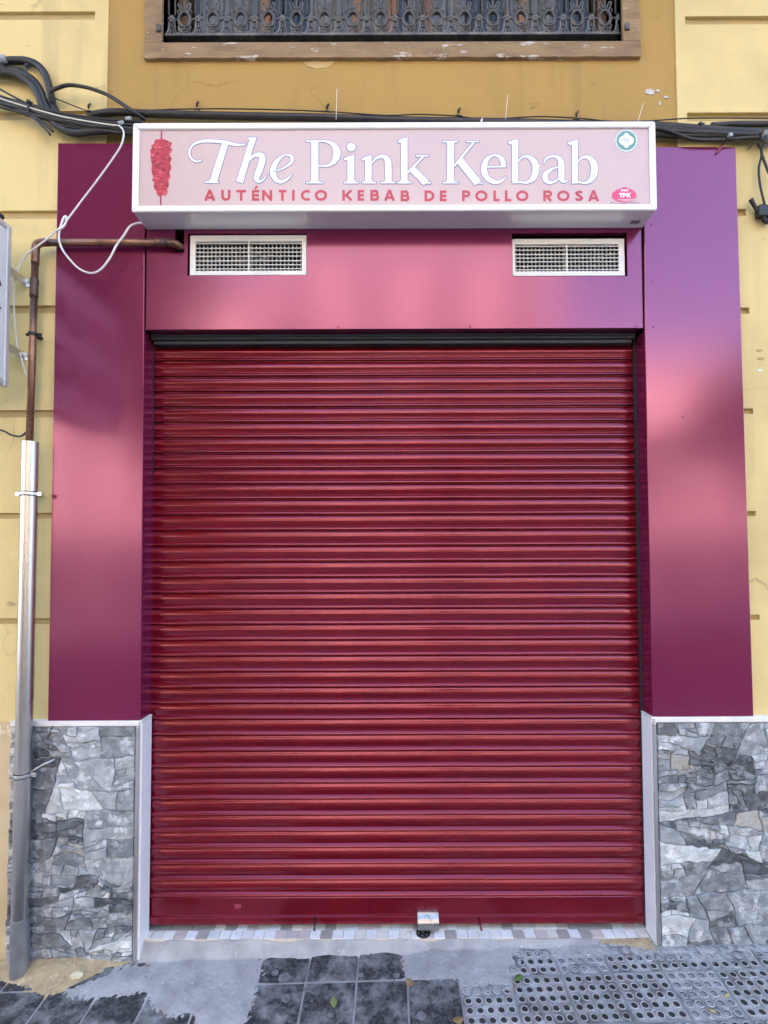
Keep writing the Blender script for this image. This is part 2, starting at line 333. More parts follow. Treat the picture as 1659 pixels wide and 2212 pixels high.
def rect(x0, y0, x1, y1, Y=0.0):                             # measured rectangle -> (xa, xb, za, zb)
    a, b, c, d = P(x0, y0, Y), P(x1, y0, Y), P(x1, y1, Y), P(x0, y1, Y)
    return ((a.x + d.x) / 2, (b.x + c.x) / 2, (c.z + d.z) / 2, (a.z + b.z) / 2)

WALL_Y = 0.022
# ------------------------------------------------------------------ ground
q = MB(); xs = [-60, -12, 12, 60]
def gq(name, y0, y1, lift, m):
    v = [(x, y, (zg(x, y) if abs(x) < 13 else zg(math.copysign(12, x), y)) + lift) for y in (y0, y1) for x in (-60, -12, 12, 60)]
    return tag(obj(name, v, [(4, 5, 1, 0), (5, 6, 2, 1), (6, 7, 3, 2)], m), kind='structure')
def flat(name, x0, x1, y0, y1, z0, z1, m): return tag(box(name, (x0, y0, z0), (x1, y1, z1), m), kind='structure')
gl = zg(0, -3.2)
pv = []
for (y0, y1) in ((-3.2, 0.4),):
    pv = [(x, y, zg(x, y) - 0.0035) for y in (y0, y1) for x in (-14, 14)]
pavement = tag(obj('pavement', pv, [(0, 1, 3, 2)], M_JOINT), 'dark paved footway with pale joints in front of the shop', kind='structure')
kv = [(x, y, zg(x, -3.2) - 0.013 + dz) for (y, dz) in ((-3.36, -0.14), (-3.36, 0.0), (-3.2, 0.0)) for x in (-14, 14)]
tag(obj('kerb', kv, [(0, 1, 3, 2), (2, 3, 5, 4)], M_KERB), kind='structure')
rv = [(x, y, (zg(x, -3.36) - 0.145)) for y in (-10.0, -3.36) for x in (-14, 14)]
tag(obj('road', rv, [(0, 1, 3, 2)], M_ROAD), kind='structure')
tag(obj('far_pavement', [(x, y, zg(x, -3.36) - 0.02) for y in (-40.0, -10.0) for x in (-14, 14)], [(0, 1, 3, 2)], M_PAVE), kind='structure')
tag(obj('ground', [(-300, -300, -0.9), (300, -300, -0.9), (300, 300, -0.9), (-300, 300, -0.9)], [(0, 1, 2, 3)], M_PAVE), kind='structure')

# ------------------------------------------------------------------ the building
building = thing('building', 'old plastered building with ochre centre bay and pale yellow sides around the shop', 'building', (0, 0.4, 0))
xl = P(232, 150, WALL_Y).x; xr = P(1461, 150, WALL_Y).x
TOP = 14.0
ox0, ox1, _, oz1 = rect(285, 470, 1428, 1990, 0.0)           # door opening
wx0, wx1, wz0, _ = rect(352, 0, 1343, 96, WALL_Y); wz1 = wz0 + 1.9
q = MB(); holes(q, xl, xr, -0.3, TOP, [(ox0 - 0.0, ox1 + 0.0, -0.4, oz1), (wx0, wx1, wz0, wz1)], WALL_Y + 0.006, 0.36)
q.build('ochre_bay', M_OCHRE, building)
# pale sides with horizontal grooves that stop short of the bay
def grooves(ls, x0, x1):
    out = []
    for (a, b) in ls:
        out.append((x0, x1, P(0, b, WALL_Y).z, P(0, a, WALL_Y).z))
    return out
gxl = P(205, 40, WALL_Y).x
gl_ = grooves([(25, 43), (240, 260), (455, 473), (660, 677), (886, 902), (1108, 1121), (1336, 1349)], -12.0, gxl)
zb = gl_[-1][2]
for k in range(1, 24):
    z = gl_[0][3] + 0.43 * k
    if z < TOP - 0.2: gl_.append((-12.0, gxl, z - 0.035, z))
q = MB(); holes(q, -12.0, xl, -0.3, TOP, gl_ , WALL_Y, 0.30); q.build('pale_side', M_PALE, building)
q = MB(); q.box((-12.0, WALL_Y + 0.013, -0.2), (gxl, 0.28, TOP - 0.1)); q.build('groove_bed', M_GROOVE, building)
gr_ = []
for (a, b, c) in ((35, 53, 1480), (243, 262, 1484)):
    gr_.append((P(c, a, WALL_Y).x, 12.0, P(1500, b, WALL_Y).z, P(1500, a, WALL_Y).z))
for (x0, y0, x1, y1) in ((1590, 451, 1612, 466), (1598, 664, 1619, 678), (1606, 882, 1627, 894), (1612, 1104, 1633, 1115), (1618, 1328, 1641, 1339)):
    r_ = rect(x0, y0, x1, y1, WALL_Y); gr_.append(r_)
for k in range(1, 24):
    z = gr_[0][3] + 0.43 * k
    if z < TOP - 0.2: gr_.append((gr_[0][0], 12.0, z - 0.035, z))
q = MB(); holes(q, xr, 12.0, -0.3, TOP, gr_, WALL_Y, 0.30); q.build('pale_side', M_PALE, building)
q = MB(); q.box((xr + 0.02, WALL_Y + 0.015, -0.2), (12.0, 0.28, TOP - 0.1)); q.build('groove_bed', M_GROOVE, building)
# bare render at the foot of the wall, left of the stone
r_ = rect(-400, 1560, 26, 2130, WALL_Y - 0.004)
q = MB(); q.box((-12, WALL_Y - 0.006, -0.4), (r_[1], WALL_Y - 0.0005, r_[3])); q.build('bare_render', M_TANBASE, building)
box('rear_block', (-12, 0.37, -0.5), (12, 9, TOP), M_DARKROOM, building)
box('roof', (-12.3, -0.35, TOP + 0.003), (12.3, 9.3, TOP + 0.25), M_ROOF, building)
q = MB(); q.box((-3.4, -0.95, 6.05), (3.4, WALL_Y + 0.004, 6.25)); q.build('added_shade_slab', M_OPPT if False else M_SURR, building)  # unseen slab added overhead to block sky light from the upper wall
# plaster flakes
def blob(px, py, rx, ry, n=11, seed=0, jag=0.35):
    rr = random.Random(seed)
    return [(px + rx * math.cos(2 * math.pi * k / n) * (1 - jag * rr.random()), py + ry * math.sin(2 * math.pi * k / n) * (1 - jag * rr.random())) for k in range(n)]
M_FLAKE = mat('bare_gypsum', (0.62, 0.61, 0.57), 0.9, c2=(0.5, 0.48, 0.42), scale=40)
for i, (x, y, a, b) in enumerate(((1405, 197, 14, 9), (1422, 194, 5, 4), (1440, 208, 6, 4), (1426, 222, 3, 6))):
    q = MB(); q.prism([XZ(u, v, WALL_Y) for u, v in blob(x, y, a, b, 27, i, 0.55)], WALL_Y + 0.003, WALL_Y + 0.0075); q.build('paint_flake', M_FLAKE, building)
M_PALEP = mat('pale_filler', (0.58, 0.42, 0.22), 0.9, c2=(0.52, 0.36, 0.15), scale=12)
q = MB(); q.prism([XZ(u, v, WALL_Y) for u, v in blob(688, 128, 34, 19, 26, 3, 0.12)], WALL_Y + 0.0045, WALL_Y + 0.0075); q.build('filler_patch', M_PALEP, building)
for i, (x, y) in enumerate(((1640, 757), (1643, 775), (1641, 800))):
    q = MB(); q.prism([XZ(u, v, WALL_Y) for u, v in blob(x, y, 9, 3.5, 9, i + 20)], WALL_Y - 0.002, WALL_Y + 0.002); q.build('paint_flake', [M_GROOVE, M_GROOVE, M_CAPW][i], building)

# window: surround, frame, panes, curtain
window = link(bpy.data.objects.new('window', None), building); window.location = (0, 0, 0)
window.matrix_parent_inverse = Matrix.Translation(-building.location)
def wpart(name, q_, m, **k):
    o = q_.build(name, m, None, **k); C.objects.unlink(o); C.objects.link(o); o.parent = window
    o.matrix_parent_inverse = Matrix.Identity(4); return o
sx0, sx1, sz0, _ = rect(314, 0, 1381, 129, WALL_Y); sz1 = wz1 + 0.1
def wob(n, f):
    return [f(i / n) for i in range(n + 1)]
def rough_bar(p0, p1, nrm, wdt, y0, y1, seed, n=60, amp=0.004):
    rr = random.Random(seed); a = Vector(p0); b = Vector(p1); nn = Vector(nrm)
    outer = [a.lerp(b, i / n) + nn * (wdt + amp * (noise.noise(Vector((i * 0.35, seed, 0))) + 0.7 * (rr.random() - .5))) for i in range(n + 1)]
    return [tuple(v) for v in (outer + [b, a])]
q = MB(); q.prism(rough_bar((sx0, wz0), (sx1, wz0), (0, -1), wz0 - sz0, WALL_Y - 0.012, 0.2, 1, amp=0.003, n=110), WALL_Y - 0.012, 0.2); wpart('surround_sill', q, M_SURR, bevel=0.001)
q = MB(); q.prism(rough_bar((wx0, sz1), (wx0, wz0 + 0.002), (-1, 0), wx0 - sx0, WALL_Y - 0.010, 0.2, 2), WALL_Y - 0.010, 0.2); wpart('surround_jamb', q, M_SURR, bevel=0.003)
q = MB(); q.prism(rough_bar((wx1, wz0 + 0.002), (wx1, sz1), (1, 0), sx1 - wx1, WALL_Y - 0.010, 0.2, 3), WALL_Y - 0.010, 0.2); wpart('surround_jamb', q, M_SURR, bevel=0.003)
q = MB(); q.box((sx0, WALL_Y - 0.010, wz1), (sx1, 0.2, sz1)); wpart('surround_head', q, M_SURR, bevel=0.003)
WY = 0.20
q = MB()
for xx in (wx0 + 0.02, wx0 + 0.42, wx0 + 0.86, (wx0 + wx1) / 2, wx1 - 0.86, wx1 - 0.40, wx1 - 0.02):
    q.box((xx - 0.022, WY - 0.02, wz0 + 0.005), (xx + 0.022, WY + 0.02, wz1 - 0.004))
q.box((wx0 + 0.004, WY - 0.026, wz0 + 0.006), (wx1 - 0.004, WY + 0.026, wz0 + 0.055)); wpart('frame', q, M_WOOD, bevel=0.003)
q = MB(); q.box((wx0 + 0.03, WY + 0.004, wz0 + 0.02), (wx1 - 0.03, WY + 0.008, wz1 - 0.02)); wpart('pane', q, M_GLASS)
q = MB()
for (a, b) in ((0.06, 0.40), (0.62, 1.05), (1.12, 1.40), (1.60, 1.86)):
    n = 24
    for i in range(n):
        x0, x1 = wx0 + a + (b - a) * i / n, wx0 + a + (b - a) * (i + 1) / n
        y0, y1 = 0.29 + 0.012 * math.sin(i * 1.3), 0.29 + 0.012 * math.sin((i + 1) * 1.3)
        q.add([(x0, y0, wz0 + 0.03), (x1, y1, wz0 + 0.03), (x1, y1, wz1 - 0.05), (x0, y0, wz1 - 0.05)], [(0, 1, 2, 3)])
wpart('curtain', q, M_CURT)

# ------------------------------------------------------------------ cast iron railing
RY = 0.055
rl = P(398.7, 42.7, RY); rr_ = P(1306.8, 42.7, RY); pit = (rr_.x - rl.x) / 15; S = pit / 60.5; zc = rl.z
rail = thing('window_railing', 'dusty black cast iron railing of oval rings across the upper window', 'railing', (0, RY, zc - 41 * S))
q = MB(); q.box((rl.x - 42 * S, RY - 0.016, zc - 43 * S), (rr_.x + 34 * S, RY + 0.016, zc - 37 * S))
q.box((rl.x - 38 * S, RY - 0.011, zc - 37 * S), (rr_.x + 32 * S, RY + 0.011, zc - 35 * S)); q.build('bottom_rail', M_IRON, rail, bevel=0.002)
q = MB(); q.box((rl.x - 40 * S, RY - 0.014, zc + 260 * S), (rr_.x + 34 * S, RY + 0.014, zc + 268 * S)); q.build('top_rail', M_IRON, rail, bevel=0.002)
for xx in (rl.x - 45 * S, rr_.x + 37 * S):
    box('foot_bracket', (xx - 5 * S, WALL_Y - 0.02, zc - 50 * S), (xx + 5 * S, RY + 0.015, zc - 35 * S), M_IRON, rail, 0.003)
def T(q_, pts, r, sub=5): q_.tube([(x * S, y * S, z * S) for (x, y, z) in pts], r * S, 7, sub=sub)
qr = MB(); qr.torus((0, 0, 0), 13.0 * S, 17.0 * S, 2.6 * S, 22, 8, 3.4 * S); qr.torus((0, 0, 0), 10.2 * S, 14.2 * S, 1.0 * S, 22, 6, 4.6 * S)
qc = MB()                                                     # crown of two loops above the ring
for s in (-1, 1):
    T(qc, [(s * 3, 0, 19), (s * 8, 0, 19), (s * 11, 0, 22), (s * 12, 0, 28), (s * 14, -1, 33), (s * 10, -1, 35), (s * 7, 0, 31), (s * 6, 0, 26), (s * 4, 0, 22)], 1.7)
    T(qc, [(s * 6, 0, 26), (s * 3, 0, 25), (s * 1.2, 0, 30)], 1.5)
    T(qc, [(s * 14, 0, 14), (s * 16, 0, 17), (s * 13, -1, 20)], 1.3, 3)
T(qc, [(0, 0, 17), (0, 0, 60)], 2.6, 1); T(qc, [(0, 0, 60), (-7, 0, 72), (-3, 0, 84), (0, 0, 76)], 1.8); T(qc, [(0, 0, 60), (7, 0, 72), (3, 0, 84), (0, 0, 76)], 1.8)
T(qc, [(0, 0, 84), (0, 0, 262)], 2.2, 1)
qs = MB()                                                     # scrolls under the ring
for s in (-1, 1):
    T(qs, [(0, 0, -20), (s * 5, 0, -22), (s * 10, 0, -20), (s * 12, -1, -24), (s * 8, -1, -27), (s * 3, 0, -25)], 1.7)
    T(qs, [(0, 0, -31), (s * 5, 0, -28), (s * 11, 0, -29), (s * 12, 0, -34), (s * 6, 0, -36), (s * 2, 0, -33)], 1.9)
    T(qs, [(s * 14, 0, -2), (s * 18, 0, 0), (s * 23, 0, 0)], 2.0, 2)
    T(qs, [(s * 11, 0, -13), (s * 14, 0, -17), (s * 10, 0, -21)], 1.3, 3)
qk = MB()                                                     # column between two rings
for s in (-1, 1):
    T(qk, [(s * 7, 0, 262), (s * 7, 0, 10)], 2.1, 1)
    T(qk, [(s * 5.5, 0, -5), (s * 6.5, 0, -20), (s * 10, 0, -29), (s * 17, 0, -34)], 2.3)
    T(qk, [(s * 2, 0, -22), (s * 4, 0, -29), (s * 7, 0, -36)], 2.0, 3)
T(qk, [(0, 0, -4), (0, 0, -18)], 1.3, 1)
qk.box((-5 * S, -1.5 * S, -16 * S), (5 * S, 1.5 * S, -19 * S))
qo = MB()                                                     # rosette
for k in range(6):
    a = k * math.pi / 3; qo.lathe((5.0 * S * math.cos(a), -2.5 * S, 5.0 * S * math.sin(a)), [(3.6 * S, -2 * S), (3.4 * S, 0.4 * S), (2.0 * S, 1.8 * S), (0.3 * S, 2.2 * S)], 8, axis='y')
qo.lathe((0, -3.0 * S, 0), [(8.0 * S, -4 * S), (8.0 * S, -1 * S), (3.0 * S, -0.5 * S), (2.8 * S, 2.4 * S), (0.5 * S, 3.4 * S)], 12, axis='y')
protos = [qq.build(nm, M_IRON, rail, smooth=True) for qq, nm in ((qr, 'oval_ring'), (qc, 'crown_scroll'), (qs, 'base_scroll'), (qk, 'column'), (qo, 'rosette'))]
for i in range(-1, 16):
    for j, p in enumerate(protos):
        if i < 0 and j < 3: continue
        x = rl.x + i * pit + (pit / 2 if j > 2 else 0)
        if i < 0: x += 3 * S
        if (i == -1 and j > 2) or (i == 0 and j < 3): p.location = (x, RY, zc)
        else: copy(p, (x, RY, zc), rail)

# ------------------------------------------------------------------ magenta cladding
pL = thing('cladding_panel', 'glossy magenta metal panel on the left of the shutter behind the copper pipe', 'panel', P(200, 1555, 0))
pR = thing('cladding_panel', 'glossy magenta metal panel on the right of the shutter reflecting violet sky', 'panel', P(1518, 1548, 0))
pH = thing('cladding_panel', 'wide magenta header panel above the shutter with two vent openings', 'panel', P(850, 710, 0))
def panelq(name, pts, parent, y0=0.0, y1=0.018):
    q_ = MB(); q_.prism([XZ(*p) for p in pts], y0, y1); return q_.build(name, M_PANEL, parent, bevel=0.0025)
panelq('sheet', [(125, 309), (313.5, 309), (311, 712), (303, 1557), (103, 1559)], pL)
panelq('sheet', [(1390.5, 317), (1589, 317), (1628, 1547), (1410, 1550), (1393, 712)], pR)
SY = 0.10
for (pp, pts) in ((pL, [(311, 713), (303, 1556)]), (pR, [(1393, 713), (1410, 1549)])):
    a, b = P(*pts[0]), P(*pts[1]); s = 1 if pp is pL else -1
    q = MB(); q.add([(a.x, 0.019, a.z), (b.x, 0.019, b.z), (b.x, SY + 0.02, b.z), (a.x, SY + 0.02, a.z),
                     (a.x - s * 0.012, 0.019, a.z), (b.x - s * 0.012, 0.019, b.z), (b.x - s * 0.012, SY + 0.02, b.z), (a.x - s * 0.012, SY + 0.02, a.z)],
                    [(0, 1, 2, 3), (7, 6, 5, 4), (0, 3, 7, 4), (1, 5, 6, 2), (0, 4, 5, 1), (3, 2, 6, 7)])
    q.build('jamb_return', M_PANEL, pp)
hx0, hx1, hz0, hz1 = rect(317, 440, 1386, 710)
vl = rect(405, 505, 663, 595); vr = rect(1106, 503, 1355, 597); ph = rect(378, 480, 398, 545)
q = MB(); holes(q, hx0, hx1, hz0, hz1, [vl, vr, ph], 0.0, 0.016); q.build('sheet', M_PANEL, pH)
box('seam_backing', (hx0 - 0.03, 0.017, hz0 + 0.004), (hx0 - 0.001, 0.021, hz1), M_BLACKIN, pH); box('seam_backing', (hx1 + 0.001, 0.017, hz0 + 0.004), (hx1 + 0.03, 0.021, hz1), M_BLACKIN, pH)
box('lower_return', (hx0 + 0.01, 0.0165, hz0 + 0.001), (hx1 - 0.01, 0.05, hz0 + 0.004), M_PANEL, pH)
def screw(px, py, par, r=0.0045):
    c = P(px, py, 0); q_ = MB(); q_.lathe((c.x, 0.0, c.z), [(r, -0.001), (r, 0.001), (r * 0.75, 0.0022), (r * 0.2, 0.0028)], 12, axis='y'); q_.build('screw_head', M_PANEL, par, smooth=True)
for (x, y) in ((298, 485), (297, 582), (297, 690)): screw(x, y, pL)
for (x, y) in ((323, 476), (321, 661), (331, 704), (1374, 704), (1015, 705), (730, 706)): screw(x, y, pH)
for (x, y) in ((1407, 485), (1408, 608), (1411, 706), (1475, 900)): screw(x, y, pR)

# dark beam over the shutter
bx0, bx1, bz0, bz1 = rect(326, 700, 1372, 741, 0.05)
q = MB(); q.box((bx0, 0.050, bz0 + 0.018), (bx1, 0.12, bz1)); q.box((bx0 + 0.006, 0.044, bz0 + 0.030), (bx1 - 0.006, 0.0495, bz0 + 0.042)); q.box((bx0 + 0.01, 0.058, bz0), (bx1 - 0.01, 0.12, bz0 + 0.0175))
o = q.build('lintel_beam', M_BEAM, None, bevel=0.003); tag(o, 'old navy blue painted beam above the red shutter', 'beam')

# ------------------------------------------------------------------ roller shutter
shx0 = (P(330, 745, SY).x + P(324, 1990, SY).x) / 2 + 0.002; shx1 = (P(1367, 745, SY).x + P(1387, 1990, SY).x) / 2
zbot = P(850, 1992, SY).z; zlip = P(850, 1936, SY).z; ztop = bz1
shut = thing('roller_shutter', 'closed dark red roller shutter with horizontal ribbed slats', 'shutter', ((shx0 + shx1) / 2, SY, zbot))
pitch = (P(850, 1245, SY).z - P(850, 1934, SY).z) / 20.0
prof = [(0.00, 0.0000), (0.02, 0.0012), (0.12, 0.0046), (0.24, 0.0068), (0.34, 0.0076), (0.39, 0.0074), (0.43, 0.0064), (0.64, 0.0004), (0.685, 0.0003), (0.71, 0.0030), (0.80, 0.0105), (0.85, 0.0120), (0.89, 0.0122), (0.905, 0.0110), (0.92, 0.0060), (0.93, -0.003), (1.0, -0.004)]
nseg = 48
sv_ = []; sf = []
for i in range(nseg + 1):
    x = shx0 + (shx1 - shx0) * i / nseg
    for (t, o_) in prof: sv_.append((x, -o_, -t * pitch))
    sv_.append((x, 0.010, -1.0 * pitch)); sv_.append((x, 0.010, 0.0))
K = len(prof) + 2
for i in range(nseg):
    for k in range(K): sf.append((i * K + k, i * K + (k + 1) % K, (i + 1) * K + (k + 1) % K, (i + 1) * K + k))
sf.append(list(range(K))); sf.append([nseg * K + k for k in range(K)][::-1])
nsl = int((ztop - zlip) / pitch) + 1
variants = []
for vnum in range(4):                                          # slats are hand painted and a little bent
    vv = [(x, y + (0.0007 * noise.noise(Vector((x * 2.2, vnum * 5.1, 0))) if y < 0.009 else 0), z + 0.0011 * noise.noise(Vector((x * 1.7, vnum * 3.7, 4)))) for (x, y, z) in sv_]
    o = obj('slat', vv, sf, M_SHUT, shut, True); o.data.set_sharp_from_angle(angle=R(38)); variants.append(o)
for i in range(nsl):
    z = zlip + (i + 1) * pitch
    if i < 4: variants[i].location = (0, SY, z)
    else: copy(variants[i % 4] if i % 7 else variants[(i // 7) % 4], (0, SY, z), shut)
q = MB()
z1 = zlip; z2 = P(850, 1976, SY).z
q.add([], [])
bp_ = [(0.010, z1), (-0.001, z1), (-0.004, z1 - 0.004), (-0.004, z2 + 0.003), (-0.012, z2), (-0.012, zbot), (0.010, zbot)]
q.add([(x, SY + y, z) for x in (shx0, shx1) for (y, z) in bp_], [[i, (i + 1) % 7, 7 + (i + 1) % 7, 7 + i] for i in range(7)] + [list(range(7)), list(range(13, 6, -1))])
bbar = q.build('bottom_bar', M_SHUT, shut, bevel=0.0012)
# embossed plate: two-line frame with a centred round boss and rows of small raised strokes
pc = P(860, 1959, SY - 0.004)
q = MB(); PW, PHh = 57 / 480, 15.5 / 480
pl = [(-PW, 0), (-PW * .93, PHh * .55), (-PW * .8, PHh), (PW * .8, PHh), (PW * .93, PHh * .55), (PW, 0), (PW * .93, -PHh * .55), (PW * .8, -PHh), (-PW * .8, -PHh), (-PW * .93, -PHh * .55)]
q.tube([(pc.x + a, SY - 0.0042, pc.z + b) for a, b in pl + pl[:1]], 0.0022, 6)
q.torus((pc.x, SY - 0.0042, pc.z - 0.002), 0.011, 0.011, 0.0014, 16, 6)
for rr2 in range(3):
    for k in range(13):
        if abs(k - 6) < 2: continue
        if rnd.random() < 0.85:
            x = pc.x + (k - 6) * 0.0128; z = pc.z + (rr2 - 1) * 0.0095
            q.box((x - 0.0035, SY - 0.0058, z - 0.0028 + 0.002 * (k % 2)), (x + 0.0035 * (0.3 + rnd.random()), SY - 0.0035, z + 0.0028))
q.build('embossed_plate', M_SHUT, shut, smooth=False)
c = P(514, 1956, SY); q = MB(); q.prism([(c.x - .014, c.z - .009), (c.x + .013, c.z - .009), (c.x + .017, c.z), (c.x + .012, c.z + .009), (c.x - .014, c.z + .009)], SY - 0.0055, SY - 0.0035)
q.build('painted_tag', mat('faded_tag', (0.26, 0.03, 0.06), 0.4), shut)
for px in (681, 1034):
    c = P(px, 1983, SY - 0.012); q = MB(); q.tube([(c.x, SY - 0.010, c.z), (c.x + 0.002, SY - 0.035, c.z - 0.006), (c.x + 0.004, SY - 0.062, c.z - 0.018)], [0.005, 0.0042, 0.0042], 10)
    q.build('locking_pin', [M_SHUT if px > 1000 else M_BRASSDK], shut, smooth=True)
for (a, s) in ((shx0, -1), (shx1, 1)):
    q = MB(); q.box((a - (0.016 if s < 0 else -0.001), SY - 0.013, zbot), (a + (0.016 if s > 0 else -0.001), SY + 0.025, ztop)); q.build('guide_rail', M_BLACKIN, shut)
box('recess_back', (ox0 - 0.05, SY + 0.10, -0.2), (ox1 + 0.05, SY + 0.11, oz1 + 0.3), M_BLACKIN, shut)

# ------------------------------------------------------------------ stone socles
def clip(poly, n, d):                          # keep points with n.p <= d
    out = []
    for i in range(len(poly)):
        a, b = poly[i], poly[(i + 1) % len(poly)]
        da, db = n[0] * a[0] + n[1] * a[1] - d, n[0] * b[0] + n[1] * b[1] - d
        if da <= 0: out.append(a)
        if (da < 0 < db) or (db < 0 < da):
            t = da / (da - db); out.append((a[0] + (b[0] - a[0]) * t, a[1] + (b[1] - a[1]) * t))
    return out
def area(p): return 0.5 * abs(sum(p[k][0] * p[k - 1][1] - p[k - 1][0] * p[k][1] for k in range(len(p))))
def stones(par, x0, x1, z0, z1, big, seed, frontY):          # split slate: long angular pieces, tightly fitted
    rr = random.Random(seed); keys = []
    for (px, py, hw, hh, sh) in big:
        p = P(px, py, 0); keys.append((p.x, p.z, hw / 502, hh / 502, sh))
    def split(poly, depth):
        A = area(poly); xs_ = [p[0] for p in poly]; zs_ = [p[1] for p in poly]; w_, h_ = max(xs_) - min(xs_), max(zs_) - min(zs_)
        cx, cz = sum(xs_) / len(xs_), sum(zs_) / len(zs_)
        near = any(abs(cx - k[0]) < k[2] * .7 and abs(cz - k[1]) < k[3] * .7 for k in keys)
        lim = rr.choice((0.0006, 0.0012, 0.0024, 0.0045)) if not near else rr.choice((0.010, 0.016, 0.024))
        if depth > 12 or A < lim: return [poly]
        ang = rr.gauss(0, 0.16) if h_ * 2.0 > w_ * rr.uniform(.8, 1.3) else R(90) + rr.gauss(0, 0.36)
        n = (-math.sin(ang), math.cos(ang)); t = rr.uniform(0.3, 0.7)
        pr_ = [p[0] * n[0] + p[1] * n[1] for p in poly]; d = min(pr_) + (max(pr_) - min(pr_)) * t
        a_, b_ = clip(poly, n, d), clip(poly, (-n[0], -n[1]), -d)
        if len(a_) < 3 or len(b_) < 3: return [poly]
        return split(a_, depth + 1) + split(b_, depth + 1)
    def warp(p):
        ex = min(1, max(0, min(p[0] - x0, x1 - p[0]) / 0.02)); ez = min(1, max(0, min(p[1] - z0, z1 - p[1]) / 0.02))
        v = Vector((p[0] * 9, p[1] * 9, seed)); u = Vector((p[0] * 38, p[1] * 38, seed)); t = Vector((p[0] * 110, p[1] * 110, seed))
        return (p[0] + ex * (0.022 * noise.noise(v) + 0.006 * noise.noise(u)), p[1] + ez * (0.020 * noise.noise(v + Vector((7, 3, 1))) + 0.008 * noise.noise(u + Vector((5, 9, 1))) + 0.003 * noise.noise(t)))
    for poly in split([(x0, z0), (x1, z0), (x1, z1), (x0, z1)], 0):
        cx = sum(p[0] for p in poly) / len(poly); cz = sum(p[1] for p in poly) / len(poly)
        best = None
        for k in keys:
            d = max(abs(cx - k[0]) / k[2], abs(cz - k[1]) / k[3])
            if d < 1.0 and (best is None or d < best[0]): best = (d, k[4])
        shade = best[1] if best else rr.choice('kdddmmmmmlllllw')
        pts = []
        for k in range(len(poly)):
            a, b = poly[k], poly[(k + 1) % len(poly)]; L_ = math.dist(a, b); n = max(1, int(L_ / 0.012))
            for m_ in range(n): t = m_ / n; pts.append(warp((a[0] + (b[0] - a[0]) * t, a[1] + (b[1] - a[1]) * t)))
        if len(pts) < 5: continue
        cx = sum(p[0] for p in pts) / len(pts); cz = sum(p[1] for p in pts) / len(pts); n = len(pts)
        def inset(d):
            out = []
            for k in range(n):
                a, p, b = pts[k - 1], pts[k], pts[(k + 1) % n]; tx, tz = b[0] - a[0], b[1] - a[1]; l = math.hypot(tx, tz) + 1e-9
                nx_, nz_ = -tz / l, tx / l
                if (cx - p[0]) * nx_ + (cz - p[1]) * nz_ < 0 and False: nx_, nz_ = -nx_, -nz_
                out.append((p[0] + nx_ * d, p[1] + nz_ * d))
            return out
        h = rr.uniform(0.004, 0.015); ti, tj = rr.uniform(-1, 1), rr.uniform(-1, 1)
        tilt = lambda x, z: 0.03 * ((x - cx) * ti + (z - cz) * tj)
        r0 = inset(0.0009 + 0.0012 * rr.random()); r1 = inset(0.0036)
        V = [(x, frontY + 0.006, z) for x, z in r0]
        V += [(x, frontY - h * 0.72 + tilt(x, z), z) for x, z in r0]
        V += [(x, frontY - h + tilt(x, z) - 0.0022 * noise.noise(Vector((x * 60, z * 60, seed))), z) for x, z in r1]
        V += [(cx + (x - cx) * 0.55, frontY - h + 0.5 * tilt(x, z) - 0.0035 * noise.noise(Vector((x * 30, z * 30, seed + 9))), cz + (z - cz) * 0.55) for x, z in r1]
        V.append((cx, frontY - h, cz))
        F = []
        for l in range(3):
            for k in range(n): F.append((l * n + k, l * n + (k + 1) % n, (l + 1) * n + (k + 1) % n, (l + 1) * n + k))
        for k in range(n): F.append((3 * n + k, 3 * n + (k + 1) % n, 4 * n))
        obj('stone', V, F, ST[shade], par, True).data.set_sharp_from_angle(angle=R(28))
def lc(x, y, hw, hh, s): return (x * .2729, 1525 + y * .2729, hw * .2729, hh * .2729, s)
left_big = [lc(*a) for a in ((700, 310, 190, 115, 'l'), (350, 400, 115, 90, 'k'), (930, 330, 80, 70, 'm'), (690, 530, 200, 100, 'l'), (960, 190, 70, 30, 'd'), (1030, 195, 25, 25, 'k'),
    (330, 550, 75, 55, 'd'), (540, 750, 190, 110, 'w'), (830, 690, 85, 75, 'l'), (1010, 700, 70, 75, 'm'), (870, 900, 140, 105, 'm'), (430, 980, 200, 95, 'k'), (280, 720, 60, 50, 'd'),
    (270, 840, 60, 60, 'm'), (430, 1120, 110, 45, 'd'), (480, 1205, 110, 38, 'd'), (400, 1285, 180, 55, 'l'), (830, 1270, 200, 50, 'l'), (650, 1400, 110, 58, 'k'), (870, 1415, 70, 42, 'd'),
    (400, 1410, 140, 60, 'm'), (940, 1550, 85, 75, 'k'), (740, 1560, 105, 45, 'l'), (275, 1550, 65, 42, 'k'), (520, 1550, 90, 50, 'l'), (740, 1720, 220, 80, 'd'), (335, 1800, 115, 90, 'd'),
    (650, 1860, 180, 45, 'l'), (950, 1890, 105, 60, 'w'), (600, 1965, 230, 40, 'm'), (990, 1130, 80, 35, 'd'), (880, 1030, 80, 35, 'l'), (760, 1070, 45, 20, 'k'), (480, 470, 60, 40, 'm'),
    (950, 1990, 90, 30, 'm'), (960, 480, 90, 40, 'l'), (640, 1140, 70, 40, 't'), (330, 1920, 90, 40, 'm'), (1030, 1350, 60, 40, 'm'), (500, 270, 40, 40, 'k'), (960, 265, 30, 30, 't'))]
def rc(x, y, hw, hh, s): return ((2450 + x * .452) / 1.823, (2700 + y * .452) / 1.823, hw * .248, hh * .248, s)
